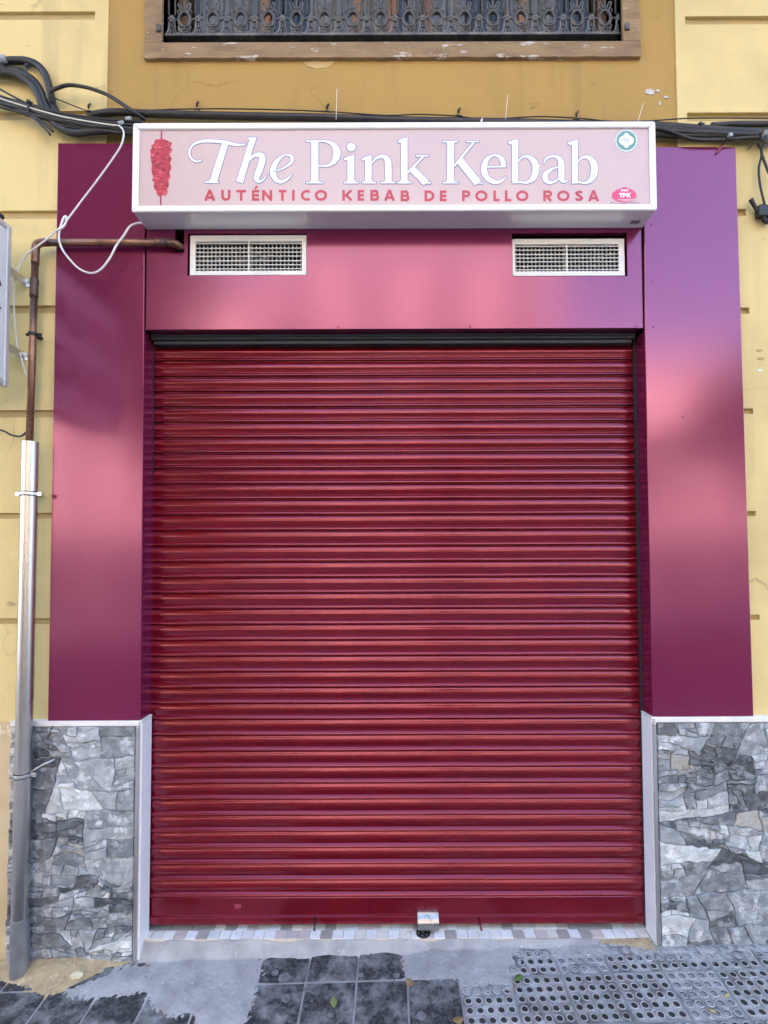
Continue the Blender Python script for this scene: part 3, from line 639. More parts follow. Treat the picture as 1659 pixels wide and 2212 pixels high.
right_big = [rc(*a) for a in ((480, 470, 160, 90, 'l'), (620, 450, 55, 50, 'w'), (880, 420, 140, 80, 'd'), (1120, 410, 100, 75, 'm'), (880, 650, 200, 110, 'k'), (560, 660, 75, 60, 't'), (370, 710, 80, 70, 'm'),
    (770, 880, 220, 115, 'd'), (1120, 1030, 150, 90, 'k'), (400, 950, 110, 45, 'l'), (560, 1100, 180, 75, 'w'), (860, 1130, 55, 70, 'd'), (350, 1170, 55, 45, 'k'), (440, 1310, 100, 75, 'l'), (660, 1280, 120, 45, 'l'),
    (720, 1370, 130, 30, 'k'), (1130, 1300, 130, 45, 'l'), (680, 1455, 200, 50, 'w'), (980, 1490, 110, 35, 'k'), (370, 1490, 60, 40, 'd'), (800, 1640, 220, 110, 'd'), (1220, 1560, 60, 75, 'k'), (470, 1710, 90, 50, 'm'),
    (1070, 1810, 80, 70, 'w'), (1210, 1770, 80, 70, 'l'), (660, 1910, 240, 90, 'm'), (370, 1940, 55, 60, 'k'), (450, 2070, 100, 75, 'w'), (690, 2040, 130, 45, 't'), (900, 2080, 70, 50, 'k'), (1150, 2060, 120, 50, 'd'),
    (760, 2130, 130, 40, 'l'), (780, 2250, 150, 60, 'd'), (500, 2250, 130, 60, 'm'), (1100, 2200, 160, 60, 'm'), (1180, 600, 70, 40, 'l'), (1200, 800, 80, 60, 'm'), (360, 830, 70, 40, 'd'), (1150, 1180, 110, 40, 't'), (370, 1580, 60, 30, 'w'), (1150, 1940, 90, 40, 'm'))]
sk = []
def socle(label, pxs, base_l, base_r, topl, topr, big, seed, trimx, jamb, right):
    a, b = P(pxs[0], topl, 0), P(pxs[1], topr, 0); zt = (a.z + b.z) / 2
    x0, x1 = a.x, b.x; z0 = min(zg(x0, 0), zg(x1, 0)) - 0.03
    t = thing('stone_socle', label, 'wall base', ((x0 + x1) / 2, 0, z0)); sk.append(t)
    box('mortar_bed', (x0, 0.003, z0), (x1, WALL_Y + 0.05, zt), M_MORTAR, t)
    cap = MB(); cap.prism([(x0, zt), (x1, zt), (x1, zt + 0.022), (x0, zt + 0.022)], -0.008, WALL_Y + 0.03); cap.build('cap', M_CAPW, t, bevel=0.003)
    tx = P(trimx, 1800, 0).x
    s0, s1 = (x0, tx - 0.009) if not right else (tx + 0.009, x1)
    stones(t, s0 + 0.002, s1 - 0.002, z0 + 0.002, zt - 0.002, big, seed, 0.003)
    q_ = MB(); q_.box((tx - 0.0075, -0.009, z0), (tx + 0.0075, 0.002, zt - 0.001)); q_.build('corner_trim', M_TRIM, t, bevel=0.003)
    # tiles lining the door reveal
    jx = x1 if not right else x0; s = 1 if not right else -1
    zz = [z0 - 0.02, zt - 0.80, zt - 0.545, zt - 0.29, zt + 0.012]
    for k in range(4):
        q_ = MB(); q_.box((jx + s * 0.001, 0.001, zz[k] + 0.0008), (jx + s * 0.011, SY - 0.016, zz[k + 1] - 0.0008)); q_.build('reveal_tile', M_JTILE, t, bevel=0.0008)
    q_ = MB(); q_.box((jx - s * 0.01, -0.007, zt + 0.013), (jx + s * 0.012, SY - 0.014, zt + 0.0225)); q_.build('cap_return', M_CAPW, t, bevel=0.002)
    return t
socle('grey stone wall base at the left behind the steel pipe', (24, 302), 2078, 2078, 1568, 1568, left_big, 3, 296, 0, False)
socle('grey stone wall base at the right of the shutter', (1412, 1760), 2043, 2043, 1560, 1558, right_big, 5, 1417, 0, True)

# ------------------------------------------------------------------ sign box
FY = -0.122
sgn = thing('sign_box', 'long white framed light box sign with pink face above the shutter', 'sign', P(850, 495, 0))
a, b, c, d = P(287, 262, FY), P(1417, 263, FY), P(1420, 455, FY), P(283, 455, FY)
X0, X1, Z0, Z1 = (a.x + d.x) / 2, (b.x + c.x) / 2, (c.z + d.z) / 2, (a.z + b.z) / 2
box('casing', (X0 + 0.004, FY + 0.014, Z0 + 0.003), (X1 - 0.004, -0.001, Z1 - 0.003), M_UNDER, sgn, 0.002)
fw = 0.027
def bar(pts, nm='frame_bar'):
    q_ = MB(); q_.prism(pts, FY, FY + 0.0135); q_.build(nm, M_WHITE, sgn, bevel=0.006, seg=3)
e = 0.0004
bar([(X0, Z1), (X1, Z1), (X1 - fw, Z1 - fw), (X0 + fw, Z1 - fw)]); bar([(X0, Z0), (X1, Z0), (X1 - fw, Z0 + fw), (X0 + fw, Z0 + fw)])
bar([(X0, Z0 + e), (X0 + fw, Z0 + fw + e), (X0 + fw, Z1 - fw - e), (X0, Z1 - e)]); bar([(X1, Z0 + e), (X1 - fw, Z0 + fw + e), (X1 - fw, Z1 - fw - e), (X1, Z1 - e)])
FS = FY + 0.0085                                # film surface
box('face', (X0 + fw - 0.006, FS, Z0 + fw - 0.006), (X1 - fw + 0.006, FY + 0.0125, Z1 - fw + 0.006), M_FACE, sgn)
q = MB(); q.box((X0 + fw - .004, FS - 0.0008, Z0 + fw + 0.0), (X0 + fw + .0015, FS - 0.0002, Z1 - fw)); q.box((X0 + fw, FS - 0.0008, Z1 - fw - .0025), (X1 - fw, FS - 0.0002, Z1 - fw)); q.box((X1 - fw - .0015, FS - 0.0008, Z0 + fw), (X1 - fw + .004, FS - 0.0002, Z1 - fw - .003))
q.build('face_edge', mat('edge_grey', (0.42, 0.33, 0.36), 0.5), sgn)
# small sticker on the underside corner
c = P(1396, 480, -0.03); q = MB(); q.box((X1 - 0.075, -0.052, Z0 + 0.0022), (X1 - 0.035, -0.030, Z0 + 0.0029)); q.build('sticker', mat('sticker_dark', (0.16, 0.15, 0.17), 0.6), sgn)

def cat(pts, sub=8):
    out = []
    for i in range(len(pts) - 1):
        p0, p1, p2, p3 = pts[max(i - 1, 0)], pts[i], pts[i + 1], pts[min(i + 2, len(pts) - 1)]
        for k in range(sub):
            t = k / sub
            out.append(tuple(0.5 * ((2 * p1[j]) + (p2[j] - p0[j]) * t + (2 * p0[j] - 5 * p1[j] + 4 * p2[j] - p3[j]) * t * t + (3 * p1[j] - p0[j] - 3 * p2[j] + p3[j]) * t ** 3) for j in range(len(p1))))
    out.append(tuple(pts[-1])); return out
def ribbon(pts, grow=0.0):                      # points (x, y, width) -> outline polygon
    L_, R_ = [], []
    n = len(pts)
    for i, p in enumerate(pts):
        a_, b_ = pts[max(i - 1, 0)], pts[min(i + 1, n - 1)]
        dx, dy = b_[0] - a_[0], b_[1] - a_[1]; l = math.hypot(dx, dy) or 1; nx, ny = -dy / l, dx / l
        ex = 0.0
        if grow and i == 0: ex = -grow
        if grow and i == n - 1: ex = grow
        h = p[2] / 2 + grow
        L_.append((p[0] + nx * h + dx / l * ex, p[1] + ny * h + dy / l * ex)); R_.append((p[0] - nx * h + dx / l * ex, p[1] - ny * h + dy / l * ex))
    return L_, R_
def film(q_, strokes, y, conv, grow=0.0, mi=0):  # lay flat strokes on the sign face
    for si, s in enumerate(strokes):
        yy = y - si * 0.00006
        if s[0] == 'poly':
            pts = s[1]
            if grow:
                cx_ = sum(p[0] for p in pts) / len(pts); cy_ = sum(p[1] for p in pts) / len(pts)
                pts = [(p[0] + math.copysign(grow, p[0] - cx_), p[1] + math.copysign(grow, p[1] - cy_)) for p in pts]
            V = [P(*conv(*p), FY) for p in pts]; V = [(v.x, yy, v.z) for v in V]
            q_.add(V, [list(range(len(V)))], mi)
        elif s[0] == 'disc':
            n = 28; V = []
            for k in range(n):
                v = P(*conv(s[1] + (s[3] + grow) * math.cos(2 * math.pi * k / n), s[2] + (s[3] + grow) * math.sin(2 * math.pi * k / n)), FY); V.append((v.x, yy, v.z))
            q_.add(V, [list(range(n))], mi)
        else:
            pts = cat(s[1]) if s[0] == 'c' else s[1]
            L_, R_ = ribbon(pts, grow); n = len(L_); V = []
            for p in L_ + R_:
                v = P(*conv(*p), FY); V.append((v.x, yy, v.z))
            q_.add(V, [(i, i + 1, n + i + 1, n + i) for i in range(n - 1)], mi)
k3 = lambda x, y: ((480 + x * 0.651) / 1.8228, (450 + y * 0.651) / 1.8228)
k4 = lambda x, y: ((1560 + x * 0.651) / 1.8228, (450 + y * 0.651) / 1.8228)
def stem(x, y0, y1, w_, foot=None, head=None, flag=None):
    s = [('l', [(x, y0, w_), (x, y1, w_)])]
    if foot: s += [('l', [(foot[0], y1 - 5, 9), (foot[1], y1 - 5, 9)]), ('poly', [(x - w_ * .5 - 16, y1 - 4), (x - w_ * .5 + 1, y1 - 22), (x + w_ * .5 - 1, y1 - 22), (x + w_ * .5 + 16, y1 - 4)])]
    if head: s += [('l', [(head[0], y0 + 5, 9), (head[1], y0 + 5, 9)]), ('poly', [(x - w_ * .5 - 14, y0 + 4), (x + w_ * .5 + 12, y0 + 4), (x + w_ * .5 - 1, y0 + 18), (x - w_ * .5 + 1, y0 + 18)])]
    if flag: s += [('poly', [(flag[0], flag[1]), (x + w_ * .5, y0 - 8), (x + w_ * .5, y0 + 26), (x - w_ * .4, y0 + 26), (flag[0] + 4, flag[1] + 12)])]
    return s
glyphs = [
 ('T', k3, [('c', [(476, 270, 11), (445, 277, 12), (413, 255, 13), (404, 218, 14), (424, 178, 15), (475, 155, 18), (550, 153, 20), (620, 160, 21), (680, 174, 18), (722, 176, 12), (750, 168, 4)]),
            ('l', [(622, 165, 40), (590, 265, 42), (551, 395, 45)]), ('l', [(499, 402, 9), (581, 404, 9)]), ('poly', [(515, 403), (536, 378), (568, 380), (572, 404)])]),
 ('h', k3, [('l', [(792, 136, 36), (768, 205, 38), (708, 404, 42)]), ('poly', [(755, 131), (815, 131), (806, 146), (775, 150), (757, 138)]),
            ('c', [(733, 318, 5), (765, 268, 14), (805, 238, 22), (838, 240, 34), (846, 268, 40), (830, 325, 40), (812, 372, 36), (818, 396, 20), (845, 393, 12), (876, 358, 5)])]),
 ('e', k3, [('c', [(920, 338, 7), (975, 318, 9), (1020, 285, 18), (1028, 255, 22), (1008, 238, 14), (978, 240, 10), (932, 280, 28), (912, 335, 38), (925, 382, 30), (957, 400, 22), (995, 386, 14), (1029, 352, 5)])]),
 ('P', k3, stem(1165, 148, 411, 44, (1112, 1216), (1112, 1185)) + [('c', [(1180, 154, 10), (1230, 155, 12), (1278, 176, 30), (1299, 225, 47), (1283, 275, 32), (1240, 303, 14), (1188, 302, 9)])]),
 ('i', k3, stem(1384, 243, 411, 42, (1342, 1431), None, (1341, 257)) + [('disc', 1386, 190, 26)]),
 ('n', k3, stem(1490, 245, 411, 40, (1450, 1538), None, (1450, 258)) + [('c', [(1508, 290, 6), (1540, 256, 16), (1580, 247, 22), (1606, 268, 38), (1611, 310, 41), (1611, 404, 41)]), ('l', [(1567, 406, 9), (1652, 406, 9)]), ('poly', [(1576, 407), (1592, 390), (1630, 390), (1646, 407)])]),
 ('k', k4, stem(49, 138, 411, 40, (8, 95), None, (8, 150)) + [('l', [(70, 345, 12), (166, 246, 13)]), ('l', [(120, 243, 9), (196, 243, 9)]), ('l', [(92, 318, 40), (182, 408, 42)]), ('l', [(150, 407, 9), (211, 407, 9)])]),
 ('K', k4, stem(330, 151, 411, 42, (281, 380), (279, 375)) + [('l', [(352, 305, 13), (472, 160, 14)]), ('l', [(424, 156, 9), (503, 156, 9)]), ('l', [(384, 268, 46), (496, 408, 48)]), ('l', [(470, 407, 9), (526, 408, 9)])]),
 ('e', k4, [('l', [(528, 310, 10), (666, 308, 10)]), ('c', [(653, 308, 26), (645, 270, 32), (622, 246, 20), (590, 240, 11), (552, 264, 26), (532, 322, 38), (552, 376, 32), (596, 402, 24), (638, 396, 16), (668, 366, 4)])]),
 ('b', k4, stem(722, 148, 398, 38, None, None, (677, 157)) + [('c', [(738, 278, 6), (768, 250, 14), (806, 250, 24), (840, 284, 40), (848, 326, 42), (832, 378, 34), (795, 404, 16), (755, 403, 12), (705, 404, 14)])]),
 ('a', k4, [('c', [(896, 292, 5), (903, 270, 12), (928, 250, 14), (964, 246, 16), (992, 262, 30), (1003, 300, 38), (1003, 372, 36), (1014, 398, 20), (1042, 392, 5)]), ('c', [(992, 308, 8), (945, 324, 14), (908, 352, 30), (905, 385, 32), (930, 404, 20), (965, 398, 12), (994, 370, 8)])]),
 ('b', k4, stem(1085, 152, 398, 36, None, None, (1040, 161)) + [('c', [(1100, 280, 6), (1128, 254, 14), (1165, 252, 24), (1196, 286, 40), (1204, 328, 42), (1188, 380, 34), (1152, 406, 16), (1112, 404, 12), (1066, 406, 14)])]),
]
for ch, conv, st in glyphs:
    q = MB(); film(q, st, FS - 0.0012, conv); lo = q.build('letter', M_LET, sgn); tag(lo, 'white letter %s with slate outline' % ch)
    q = MB(); film(q, st, FS - 0.0004, conv, 4.6); q.build('letter_outline', M_LOUT, lo).matrix_parent_inverse = Matrix.Identity(4)
    lo.children[0].matrix_parent_inverse = (Matrix.Translation(sgn.location) @ Matrix.Translation(-sgn.location)).inverted()
# second line: geometric capitals
def caps(ch, x0, x1, y0, y1, w_=15.5):
    h = w_ / 2; xm = (x0 + x1) / 2; ym = (y0 + y1) / 2; l = lambda *p: ('l', [(a_, b_, w_) for a_, b_ in p])
    def arc(cx_, cy_, rx, ry, a0, a1, n=18): return ('l', [(cx_ + rx * math.cos(R(a0 + (a1 - a0) * k / n)), cy_ - ry * math.sin(R(a0 + (a1 - a0) * k / n)), w_) for k in range(n + 1)])
    if ch == 'A': return [l((xm, y0, ), (x0 + h, y1)), l((xm, y0), (x1 - h, y1)), l((x0 + 16, y1 - 19), (x1 - 16, y1 - 19)), ('poly', [(xm - h, y0), (xm + h, y0), (xm + h, y0 + 12), (xm - h, y0 + 12)])]
    if ch == 'U': return [l((x0 + h, y0), (x0 + h, y1 - 24)), l((x1 - h, y0), (x1 - h, y1 - 24)), arc(xm, y1 - 25, (x1 - x0) / 2 - h, 25 - h, 180, 360)]
    if ch == 'T': return [l((x0, y0 + h), (x1, y0 + h)), l((xm, y0 + w_), (xm, y1))]
    if ch in 'EÉ':
        s = [l((x0 + h, y0), (x0 + h, y1)), l((x0 + w_, y0 + h), (x1, y0 + h)), l((x0 + w_, ym), (x1 - 2, ym)), l((x0 + w_, y1 - h), (x1, y1 - h))]
        if ch == 'É': s.append(('l', [(xm - 5, y0 - 6, 10), (xm + 10, y0 - 22, 15)]))
        return s
    if ch == 'N': return [l((x0 + h, y0), (x0 + h, y1)), l((x1 - h, y0), (x1 - h, y1)), l((x0 + h, y0 + 6), (x1 - h, y1 - 6))]
    if ch == 'I': return [l((xm, y0), (xm, y1))]
    if ch == 'C': return [arc(x0 + 36, ym, 36 - h, (y1 - y0) / 2 - h, 52, 308, 26)]
    if ch == 'O': return [arc(xm, ym, (x1 - x0) / 2 - h, (y1 - y0) / 2 - h, 0, 360, 32)]
    if ch == 'K': return [l((x0 + h, y0), (x0 + h, y1)), l((x0 + w_, ym + 5), (x1 - 10, y0 + 2)), l((x0 + w_ + 6, ym - 4), (x1 - 9, y1 - 2))]
    if ch == 'B': return [l((x0 + h, y0), (x0 + h, y1)), l((x0 + w_, y0 + h), (x1 - 22, y0 + h)), l((x0 + w_, ym - 1), (x1 - 20, ym - 1)), l((x0 + w_, y1 - h), (x1 - 20, y1 - h)),
                      arc(x1 - 23, (y0 + ym) / 2 + h / 2 - 1, 12, (ym - y0) / 2 - h / 2 + .5, -90, 90), arc(x1 - 20, (y1 + ym) / 2 - h / 2, 13, (y1 - ym) / 2 - h / 2 + .5, -90, 90)]
    if ch == 'D': return [l((x0 + h, y0), (x0 + h, y1)), l((x0 + w_, y0 + h), (x0 + 24, y0 + h)), l((x0 + w_, y1 - h), (x0 + 24, y1 - h)), arc(x0 + 24, ym, x1 - x0 - 24 - h, (y1 - y0) / 2 - h, -90, 90)]
    if ch in 'PR':
        s = [l((x0 + h, y0), (x0 + h, y1)), l((x0 + w_, y0 + h), (x1 - 20, y0 + h)), l((x0 + w_, y0 + 34), (x1 - 20, y0 + 34)), arc(x1 - 20, y0 + (h + 34) / 2, 20 - h, (34 - h) / 2, -90, 90)]
        if ch == 'R': s.append(l((x0 + 22, y0 + 36), (x1 - 6, y1 - 1)))
        return s
    if ch == 'L': return [l((x0 + h, y0), (x0 + h, y1)), l((x0 + w_, y1 - h), (x1, y1 - h))]
    if ch == 'S': return [('c', [(x1 - 5, y0 + 13, 15), (xm + 2, y0 + 8, 15), (x0 + 10, y0 + 17, 16), (xm, ym - 1, 17), (x1 - 8, y1 - 18, 16), (xm - 2, y1 - 8, 15), (x0 + 3, y1 - 15, 15)])]
line2 = [(k3, 449, 515, (('A', 493, 561), ('U', 597, 653), ('T', 688, 748), ('É', 783, 828), ('N', 845, 906), ('T', 945, 992), ('I', 1027, 1043), ('C', 1080, 1130), ('O', 1165, 1240), ('K', 1332, 1397), ('E', 1425, 1465), ('B', 1502, 1555), ('A', 1585, 1652))),
         (k4, 452, 518, (('B', 27, 80), ('D', 172, 232), ('E', 265, 306), ('P', 400, 450), ('O', 480, 555), ('L', 590, 628), ('L', 660, 700), ('O', 728, 803), ('R', 893, 947), ('O', 977, 1053), ('S', 1085, 1135), ('A', 1164, 1233)))]
for conv, y0, y1, ls in line2:
    for ch, x0, x1 in ls:
        q = MB(); film(q, caps(ch, x0, x1, y0, y1), FS - 0.0006, conv); tag(q.build('letter', M_CORAL, sgn), 'coral capital letter ' + ch)
# printed kebab on its skewer
body = [(196, 146), (225, 138), (250, 140), (268, 150), (298, 165), (288, 190), (302, 212), (284, 232), (297, 262), (288, 285), (294, 318), (283, 340), (290, 372), (277, 392), (282, 425), (270, 440), (273, 468), (262, 486), (240, 482), (214, 487), (208, 476), (196, 452), (186, 425), (190, 405), (178, 392), (184, 372), (172, 330), (176, 300), (168, 262), (170, 240), (164, 212), (176, 196), (172, 178), (188, 172)]
rk = random.Random(4); bj = []
for i in range(len(body)):
    a_, b_ = body[i], body[(i + 1) % len(body)]
    for k in range(4): t = k / 4; bj.append((a_[0] + (b_[0] - a_[0]) * t + rk.uniform(-3.2, 3.2), a_[1] + (b_[1] - a_[1]) * t + rk.uniform(-2, 2)))
q = MB(); film(q, [('poly', bj)], FS - 0.0010, k3); tag(q.build('printed_kebab', M_MEAT, sgn), 'printed red kebab meat on a skewer')
for st_ in ([(234, 82, 7), (234, 92, 12), (234, 100, 6), (234, 112, 10), (234, 150, 8)], [(230, 480, 9), (229, 541, 9)]):
    q = MB(); film(q, [('l', st_)], FS - 0.0005, k3); q.build('printed_skewer', M_SKEW, sgn)
# round green emblem
k5 = lambda x, y: ((2380 + x * 0.17634) / 1.8228, (470 + y * 0.17634) / 1.8228)
q = MB(); film(q, [('disc', 507, 442, 258)], FS - 0.0004, k5); em = q.build('round_emblem', M_GREYGR, sgn)
q = MB(); film(q, [('disc', 507, 440, 248)], FS - 0.0007, k5, 0, 0); film(q, [('disc', 507, 438, 222)], FS - 0.0010, k5, 0, 1)
og = []
for k in range(40):
    a_ = 2 * math.pi * k / 40; rx = 166; s_ = abs(math.sin(a_)); yy = math.copysign(120 * s_ ** 0.9 + (55 * max(0, (s_ - 0.86) / 0.14) ** 1.6), math.sin(a_)); og.append((507 + rx * math.cos(a_) * (1 - 0.25 * s_ ** 6), 437 - yy))
film(q, [('poly', og)], FS - 0.0013, k5, 0, 0)
film(q, [('c', [(592, 425, 9), (578, 438, 9), (560, 434, 9), (540, 440, 9), (520, 425, 9), (500, 385, 9)]), ('c', [(512, 440, 9), (540, 400, 9), (520, 372, 9)]), ('c', [(500, 440, 9), (470, 440, 9), (462, 380, 9)]), ('c', [(455, 405, 9), (438, 430, 9), (450, 442, 9)]), ], FS - 0.0016, k5, 0, 2)
for i, ch in enumerate('HALAL'):
    x0 = 432 + i * 32; film(q, [(s[0], [((p[0] - 0) , p[1], 6) for p in s[1]]) for s in {'H': [('l', [(x0, 462), (x0, 488)]), ('l', [(x0 + 20, 462), (x0 + 20, 488)]), ('l', [(x0, 475), (x0 + 20, 475)])], 'A': [('l', [(x0, 488), (x0 + 11, 462)]), ('l', [(x0 + 11, 462), (x0 + 22, 488)]), ('l', [(x0 + 5, 480), (x0 + 17, 480)])], 'L': [('l', [(x0, 462), (x0, 488)]), ('l', [(x0, 486), (x0 + 18, 486)])]}[ch]], FS - 0.0016, k5, 0, 2)
q.build('emblem_print', [M_PWHITE, M_GREEN, M_GREYGR], sgn)
# oval pink logo
rk = random.Random(9); ov = []
for k in range(64):
    a_ = 2 * math.pi * k / 64; j = rk.uniform(0.93, 1.05); ov.append((462 + 285 * math.cos(a_) * j, 1668 - 165 * math.sin(a_) * rk.uniform(0.95, 1.04)))
q = MB(); film(q, [('poly', ov), ('poly', [(400, 1530), (415, 1490), (470, 1478), (525, 1488), (535, 1530)])], FS - 0.0005, k5)
film(q, [('l', [(384, 1556, 40), (550, 1556, 40)])], FS - 0.0012, k5, 0, 1)
cr = [(305 + i * 39.5, 1775 + 0 * i) for i in range(11)]
film(q, [('poly', [(310, 1772)] + [(310 + 395 * k / 12, 1748) for k in range(13)] + [(310 + 395 * (1 - k / 12), 1765 + 42 * math.sin(math.pi * k / 12)) for k in range(13)])], FS - 0.0012, k5, 0, 2)
film(q, [('l', [(345, 1632, 30), (440, 1632, 30)]), ('l', [(390, 1632, 32), (385, 1716, 32)]), ('l', [(445, 1616, 30), (440, 1718, 30)]), ('c', [(450, 1630, 26), (495, 1634, 26), (500, 1660, 26), (450, 1682, 24)]), ('l', [(533, 1614, 30), (528, 1718, 30)]), ('l', [(540, 1676, 26), (600, 1614, 28)]), ('l', [(546, 1660, 28), (594, 1718, 32)])], FS - 0.0014, k5, 0, 1)
for i, x0 in enumerate((393, 425, 455, 487, 520)): film(q, [('l', [(x0, 1543, 5), (x0, 1570, 5)]), ('l', [(x0, 1557, 5), (x0 + 18, 1545 + 20 * (i % 2), 5)])], FS - 0.0016, k5, 0, 0)
for i in range(16):
    a_ = R(205 + i * 8.7); film(q, [('l', [(462 + 215 * math.cos(a_), 1685 - 125 * math.sin(a_), 9), (462 + 228 * math.cos(a_), 1685 - 140 * math.sin(a_), 9)])], FS - 0.0014, k5, 0, 2)
q.build('oval_logo', [M_PINKLOGO, M_PWHITE, mat('logo_pale', (0.72, 0.36, 0.42), 0.3)], sgn)
# "Desde 2001" cut by the frame
fnt = bpy.data.curves.new('txt', 'FONT'); 
def text_mesh(name, s, size, m, parent, loc, rot, bold=0.0, sx=1.0):
    cu = bpy.data.curves.new(name, 'FONT'); cu.body = s; cu.size = size; cu.offset = bold; cu.resolution_u = 3
    tmp = bpy.data.objects.new(name, cu); C.objects.link(tmp); bpy.context.view_layer.update()
    me = bpy.data.meshes.new_from_object(tmp.evaluated_get(bpy.context.evaluated_depsgraph_get())); bpy.data.objects.remove(tmp)
    M4 = Matrix.Translation(loc) @ rot.to_4x4() @ Matrix.Diagonal((sx, 1, 1, 1)); me.transform(M4); me.materials.clear(); me.materials.append(m)
    return link(bpy.data.objects.new(name, me), parent)
FRONT = Matrix.Rotation(R(90), 3, 'X')
c = P(*k5(145, 1960), FY)
tm = text_mesh('printed_year', 'Desde 2001', 0.0225, M_LILAC, sgn, Vector((c.x, FS - 0.0006, Z0 + fw - 0.0035)), FRONT, 0.0006, 1.0)
tw = max(v.co.x for v in tm.data.vertices) - c.x; want = P(*k5(805, 1960), FY).x - c.x
for v in tm.data.vertices: v.co.x = c.x + (v.co.x - c.x) * want / tw

# ------------------------------------------------------------------ vents
def vent(label, outer, inner, yv, seed):
    x0, x1, z0, z1 = outer; a0, a1, c0, c1 = inner
    t = thing('vent_grille', label, 'vent', ((x0 + x1) / 2, yv, z0))
    q_ = MB(); holes(q_, x0, x1, z0, z1, [inner], yv, yv + 0.010); q_.build('frame', M_VENT, t, bevel=0.0015)
    q_ = MB(); q_.box((x0 + .004, yv + 0.0105, z0 + .004), (x1 - .004, yv + 0.011, c0)); 
    n = 7
    for k in range(n):
        z = c0 + (c1 - c0) * (k + 0.5) / n + 0.0012 * math.sin(k * 2.1 + seed)
        q_ = MB(); q_.add([(a0, yv + 0.002, z + 0.0015), (a1, yv + 0.002, z + 0.0015), (a1, yv + 0.014, z + 0.0045), (a0, yv + 0.014, z + 0.0045),
                           (a0, yv + 0.002, z - 0.0015), (a1, yv + 0.002, z - 0.0015), (a1, yv + 0.014, z + 0.0025), (a0, yv + 0.014, z + 0.0025)],
                          [(0, 1, 2, 3), (7, 6, 5, 4), (4, 5, 1, 0), (5, 6, 2, 1), (6, 7, 3, 2), (7, 4, 0, 3)])
        q_.build('blade', M_VENT, t)
    n = 26; o0 = None
    for k in range(n):
        x = a0 + (a1 - a0) * (k + 0.5) / n
        if o0 is None:
            q_ = MB(); q_.box((-0.0011, yv + 0.018, c0), (0.0011, yv + 0.034, c1)); o0 = q_.build('upright', M_VENT, t); o0.location.x = x
        else: copy(o0, (x, 0, 0), t)
    xm = (a0 + a1) / 2; q_ = MB(); q_.box((xm - 0.0022, yv + 0.001, c0), (xm + 0.0022, yv + 0.036, c1)); q_.build('mullion', M_VENT, t)
    q_ = MB(); holes(q_, a0 - 0.012, a1 + 0.012, c0 - 0.012, c1 + 0.012, [inner], yv + 0.0115, 0.14)
    q_.box((a0 - 0.012, 0.141, c0 - 0.012), (a1 + 0.012, 0.145, c1 + 0.012)); q_.build('duct', M_BLACKIN, t)
    for (u, v) in ((x0 + 0.008, (z0 + z1) / 2), (x1 - 0.008, (z0 + z1) / 2)):
        q_ = MB(); q_.lathe((u, yv, v), [(0.0032, -0.001), (0.003, 0.0008), (0.0005, 0.0012)], 10, axis='y'); q_.build('screw_head', M_TRIM, t)
    return t
vy = 0.004
vent('white louvred vent grille at the left under the sign, beside the pipe end', rect(410.5, 508.5, 662, 594, vy), rect(422, 521, 652, 585, vy), vy, 1)
va = rect(1106.5, 516, 1349, 595.5, vy + 0.006); va = (va[0] + 0.0008, va[1], va[2], va[3])
vent('white louvred vent grille at the right under the sign', va, rect(1113, 527, 1337, 586, vy + 0.006), vy + 0.006, 3)
q = MB()
fluff = thing('duct_fluff', 'pale clump of packing inside the left vent grille', 'debris', P(555, 560, 0.07))
rk = random.Random(2)
for k in range(26):
    c = P(rk.gauss(552, 22), rk.gauss(562, 8), 0.06 + 0.03 * rk.random()); r_ = rk.uniform(0.006, 0.014)
    q.lathe((c.x, c.y, c.z), [(r_ * .5, -r_), (r_, -r_ * .2), (r_ * .8, r_ * .6), (r_ * .2, r_)], 7, axis='y')
q.build('clump', M_FLUFF, fluff)

# ------------------------------------------------------------------ copper pipe and steel pipe
CYp = -0.028
pr = 0.0145
cop = thing('copper_pipe', 'aged copper pipe running from the wall hole left and down the wall', 'pipe', P(64, 955, CYp))
e0, e1, e2 = P(76, 548, CYp), P(77, 527, CYp), P(94, 524, CYp)
q = MB(); q.tube([P(100, 524, CYp), P(342, 524, CYp)], pr, 16); q.build('straight', M_COPPER, cop, True)
q = MB(); q.tube([P(76, 566, CYp), P(63, 975, CYp)], pr, 16); q.build('straight', M_COPPER, cop, True)
q = MB(); q.tube([P(76, 570, CYp), P(76.5, 548, CYp), P(78, 532, CYp), P(86, 525, CYp), P(104, 524, CYp)], pr * 1.13, 16, sub=4); q.build('elbow', M_COPPER, cop, True)
q = MB(); q.tube([P(338, 524, CYp), P(364, 524, CYp), P(380, 527, CYp), P(390, 534, CYp + 0.03), P(392, 537, 0.09)], pr * 1.13, 16, sub=4); q.build('elbow', M_COPPER, cop, True)
q = MB(); q.tube([P(352, 524, CYp), P(366, 524.2, CYp)], pr * 1.16, 16); q.build('solder_ring', M_COPDARK, cop, True)
q = MB(); q.tube([P(74.8, 601, CYp), P(74.2, 612, CYp), P(73.6, 618, CYp), P(73.2, 642, CYp)], [pr * 1.1, pr * 1.2, pr * 1.12, pr * 1.16], 16, sub=3); q.build('coupling', M_COPDARK, cop, True)
c = P(71.5, 722, CYp); q = MB(); q.tube([c + Vector((0, 0, -0.006)), c + Vector((0, 0, 0.006))], pr * 1.35, 16); q.box((c.x - 0.032, CYp - 0.002, c.z - 0.005), (c.x + 0.032, CYp + 0.010, c.z + 0.005)); q.tube([c + Vector((0.02, 0, -0.004)), c + Vector((0.04, 0.0, -0.018))], 0.005, 8)
q.box((c.x - 0.008, CYp, c.z - 0.004), (c.x + 0.008, WALL_Y + 0.004, c.z + 0.004)); q.build('pipe_clamp', M_RUBBER, cop, bevel=0.001)
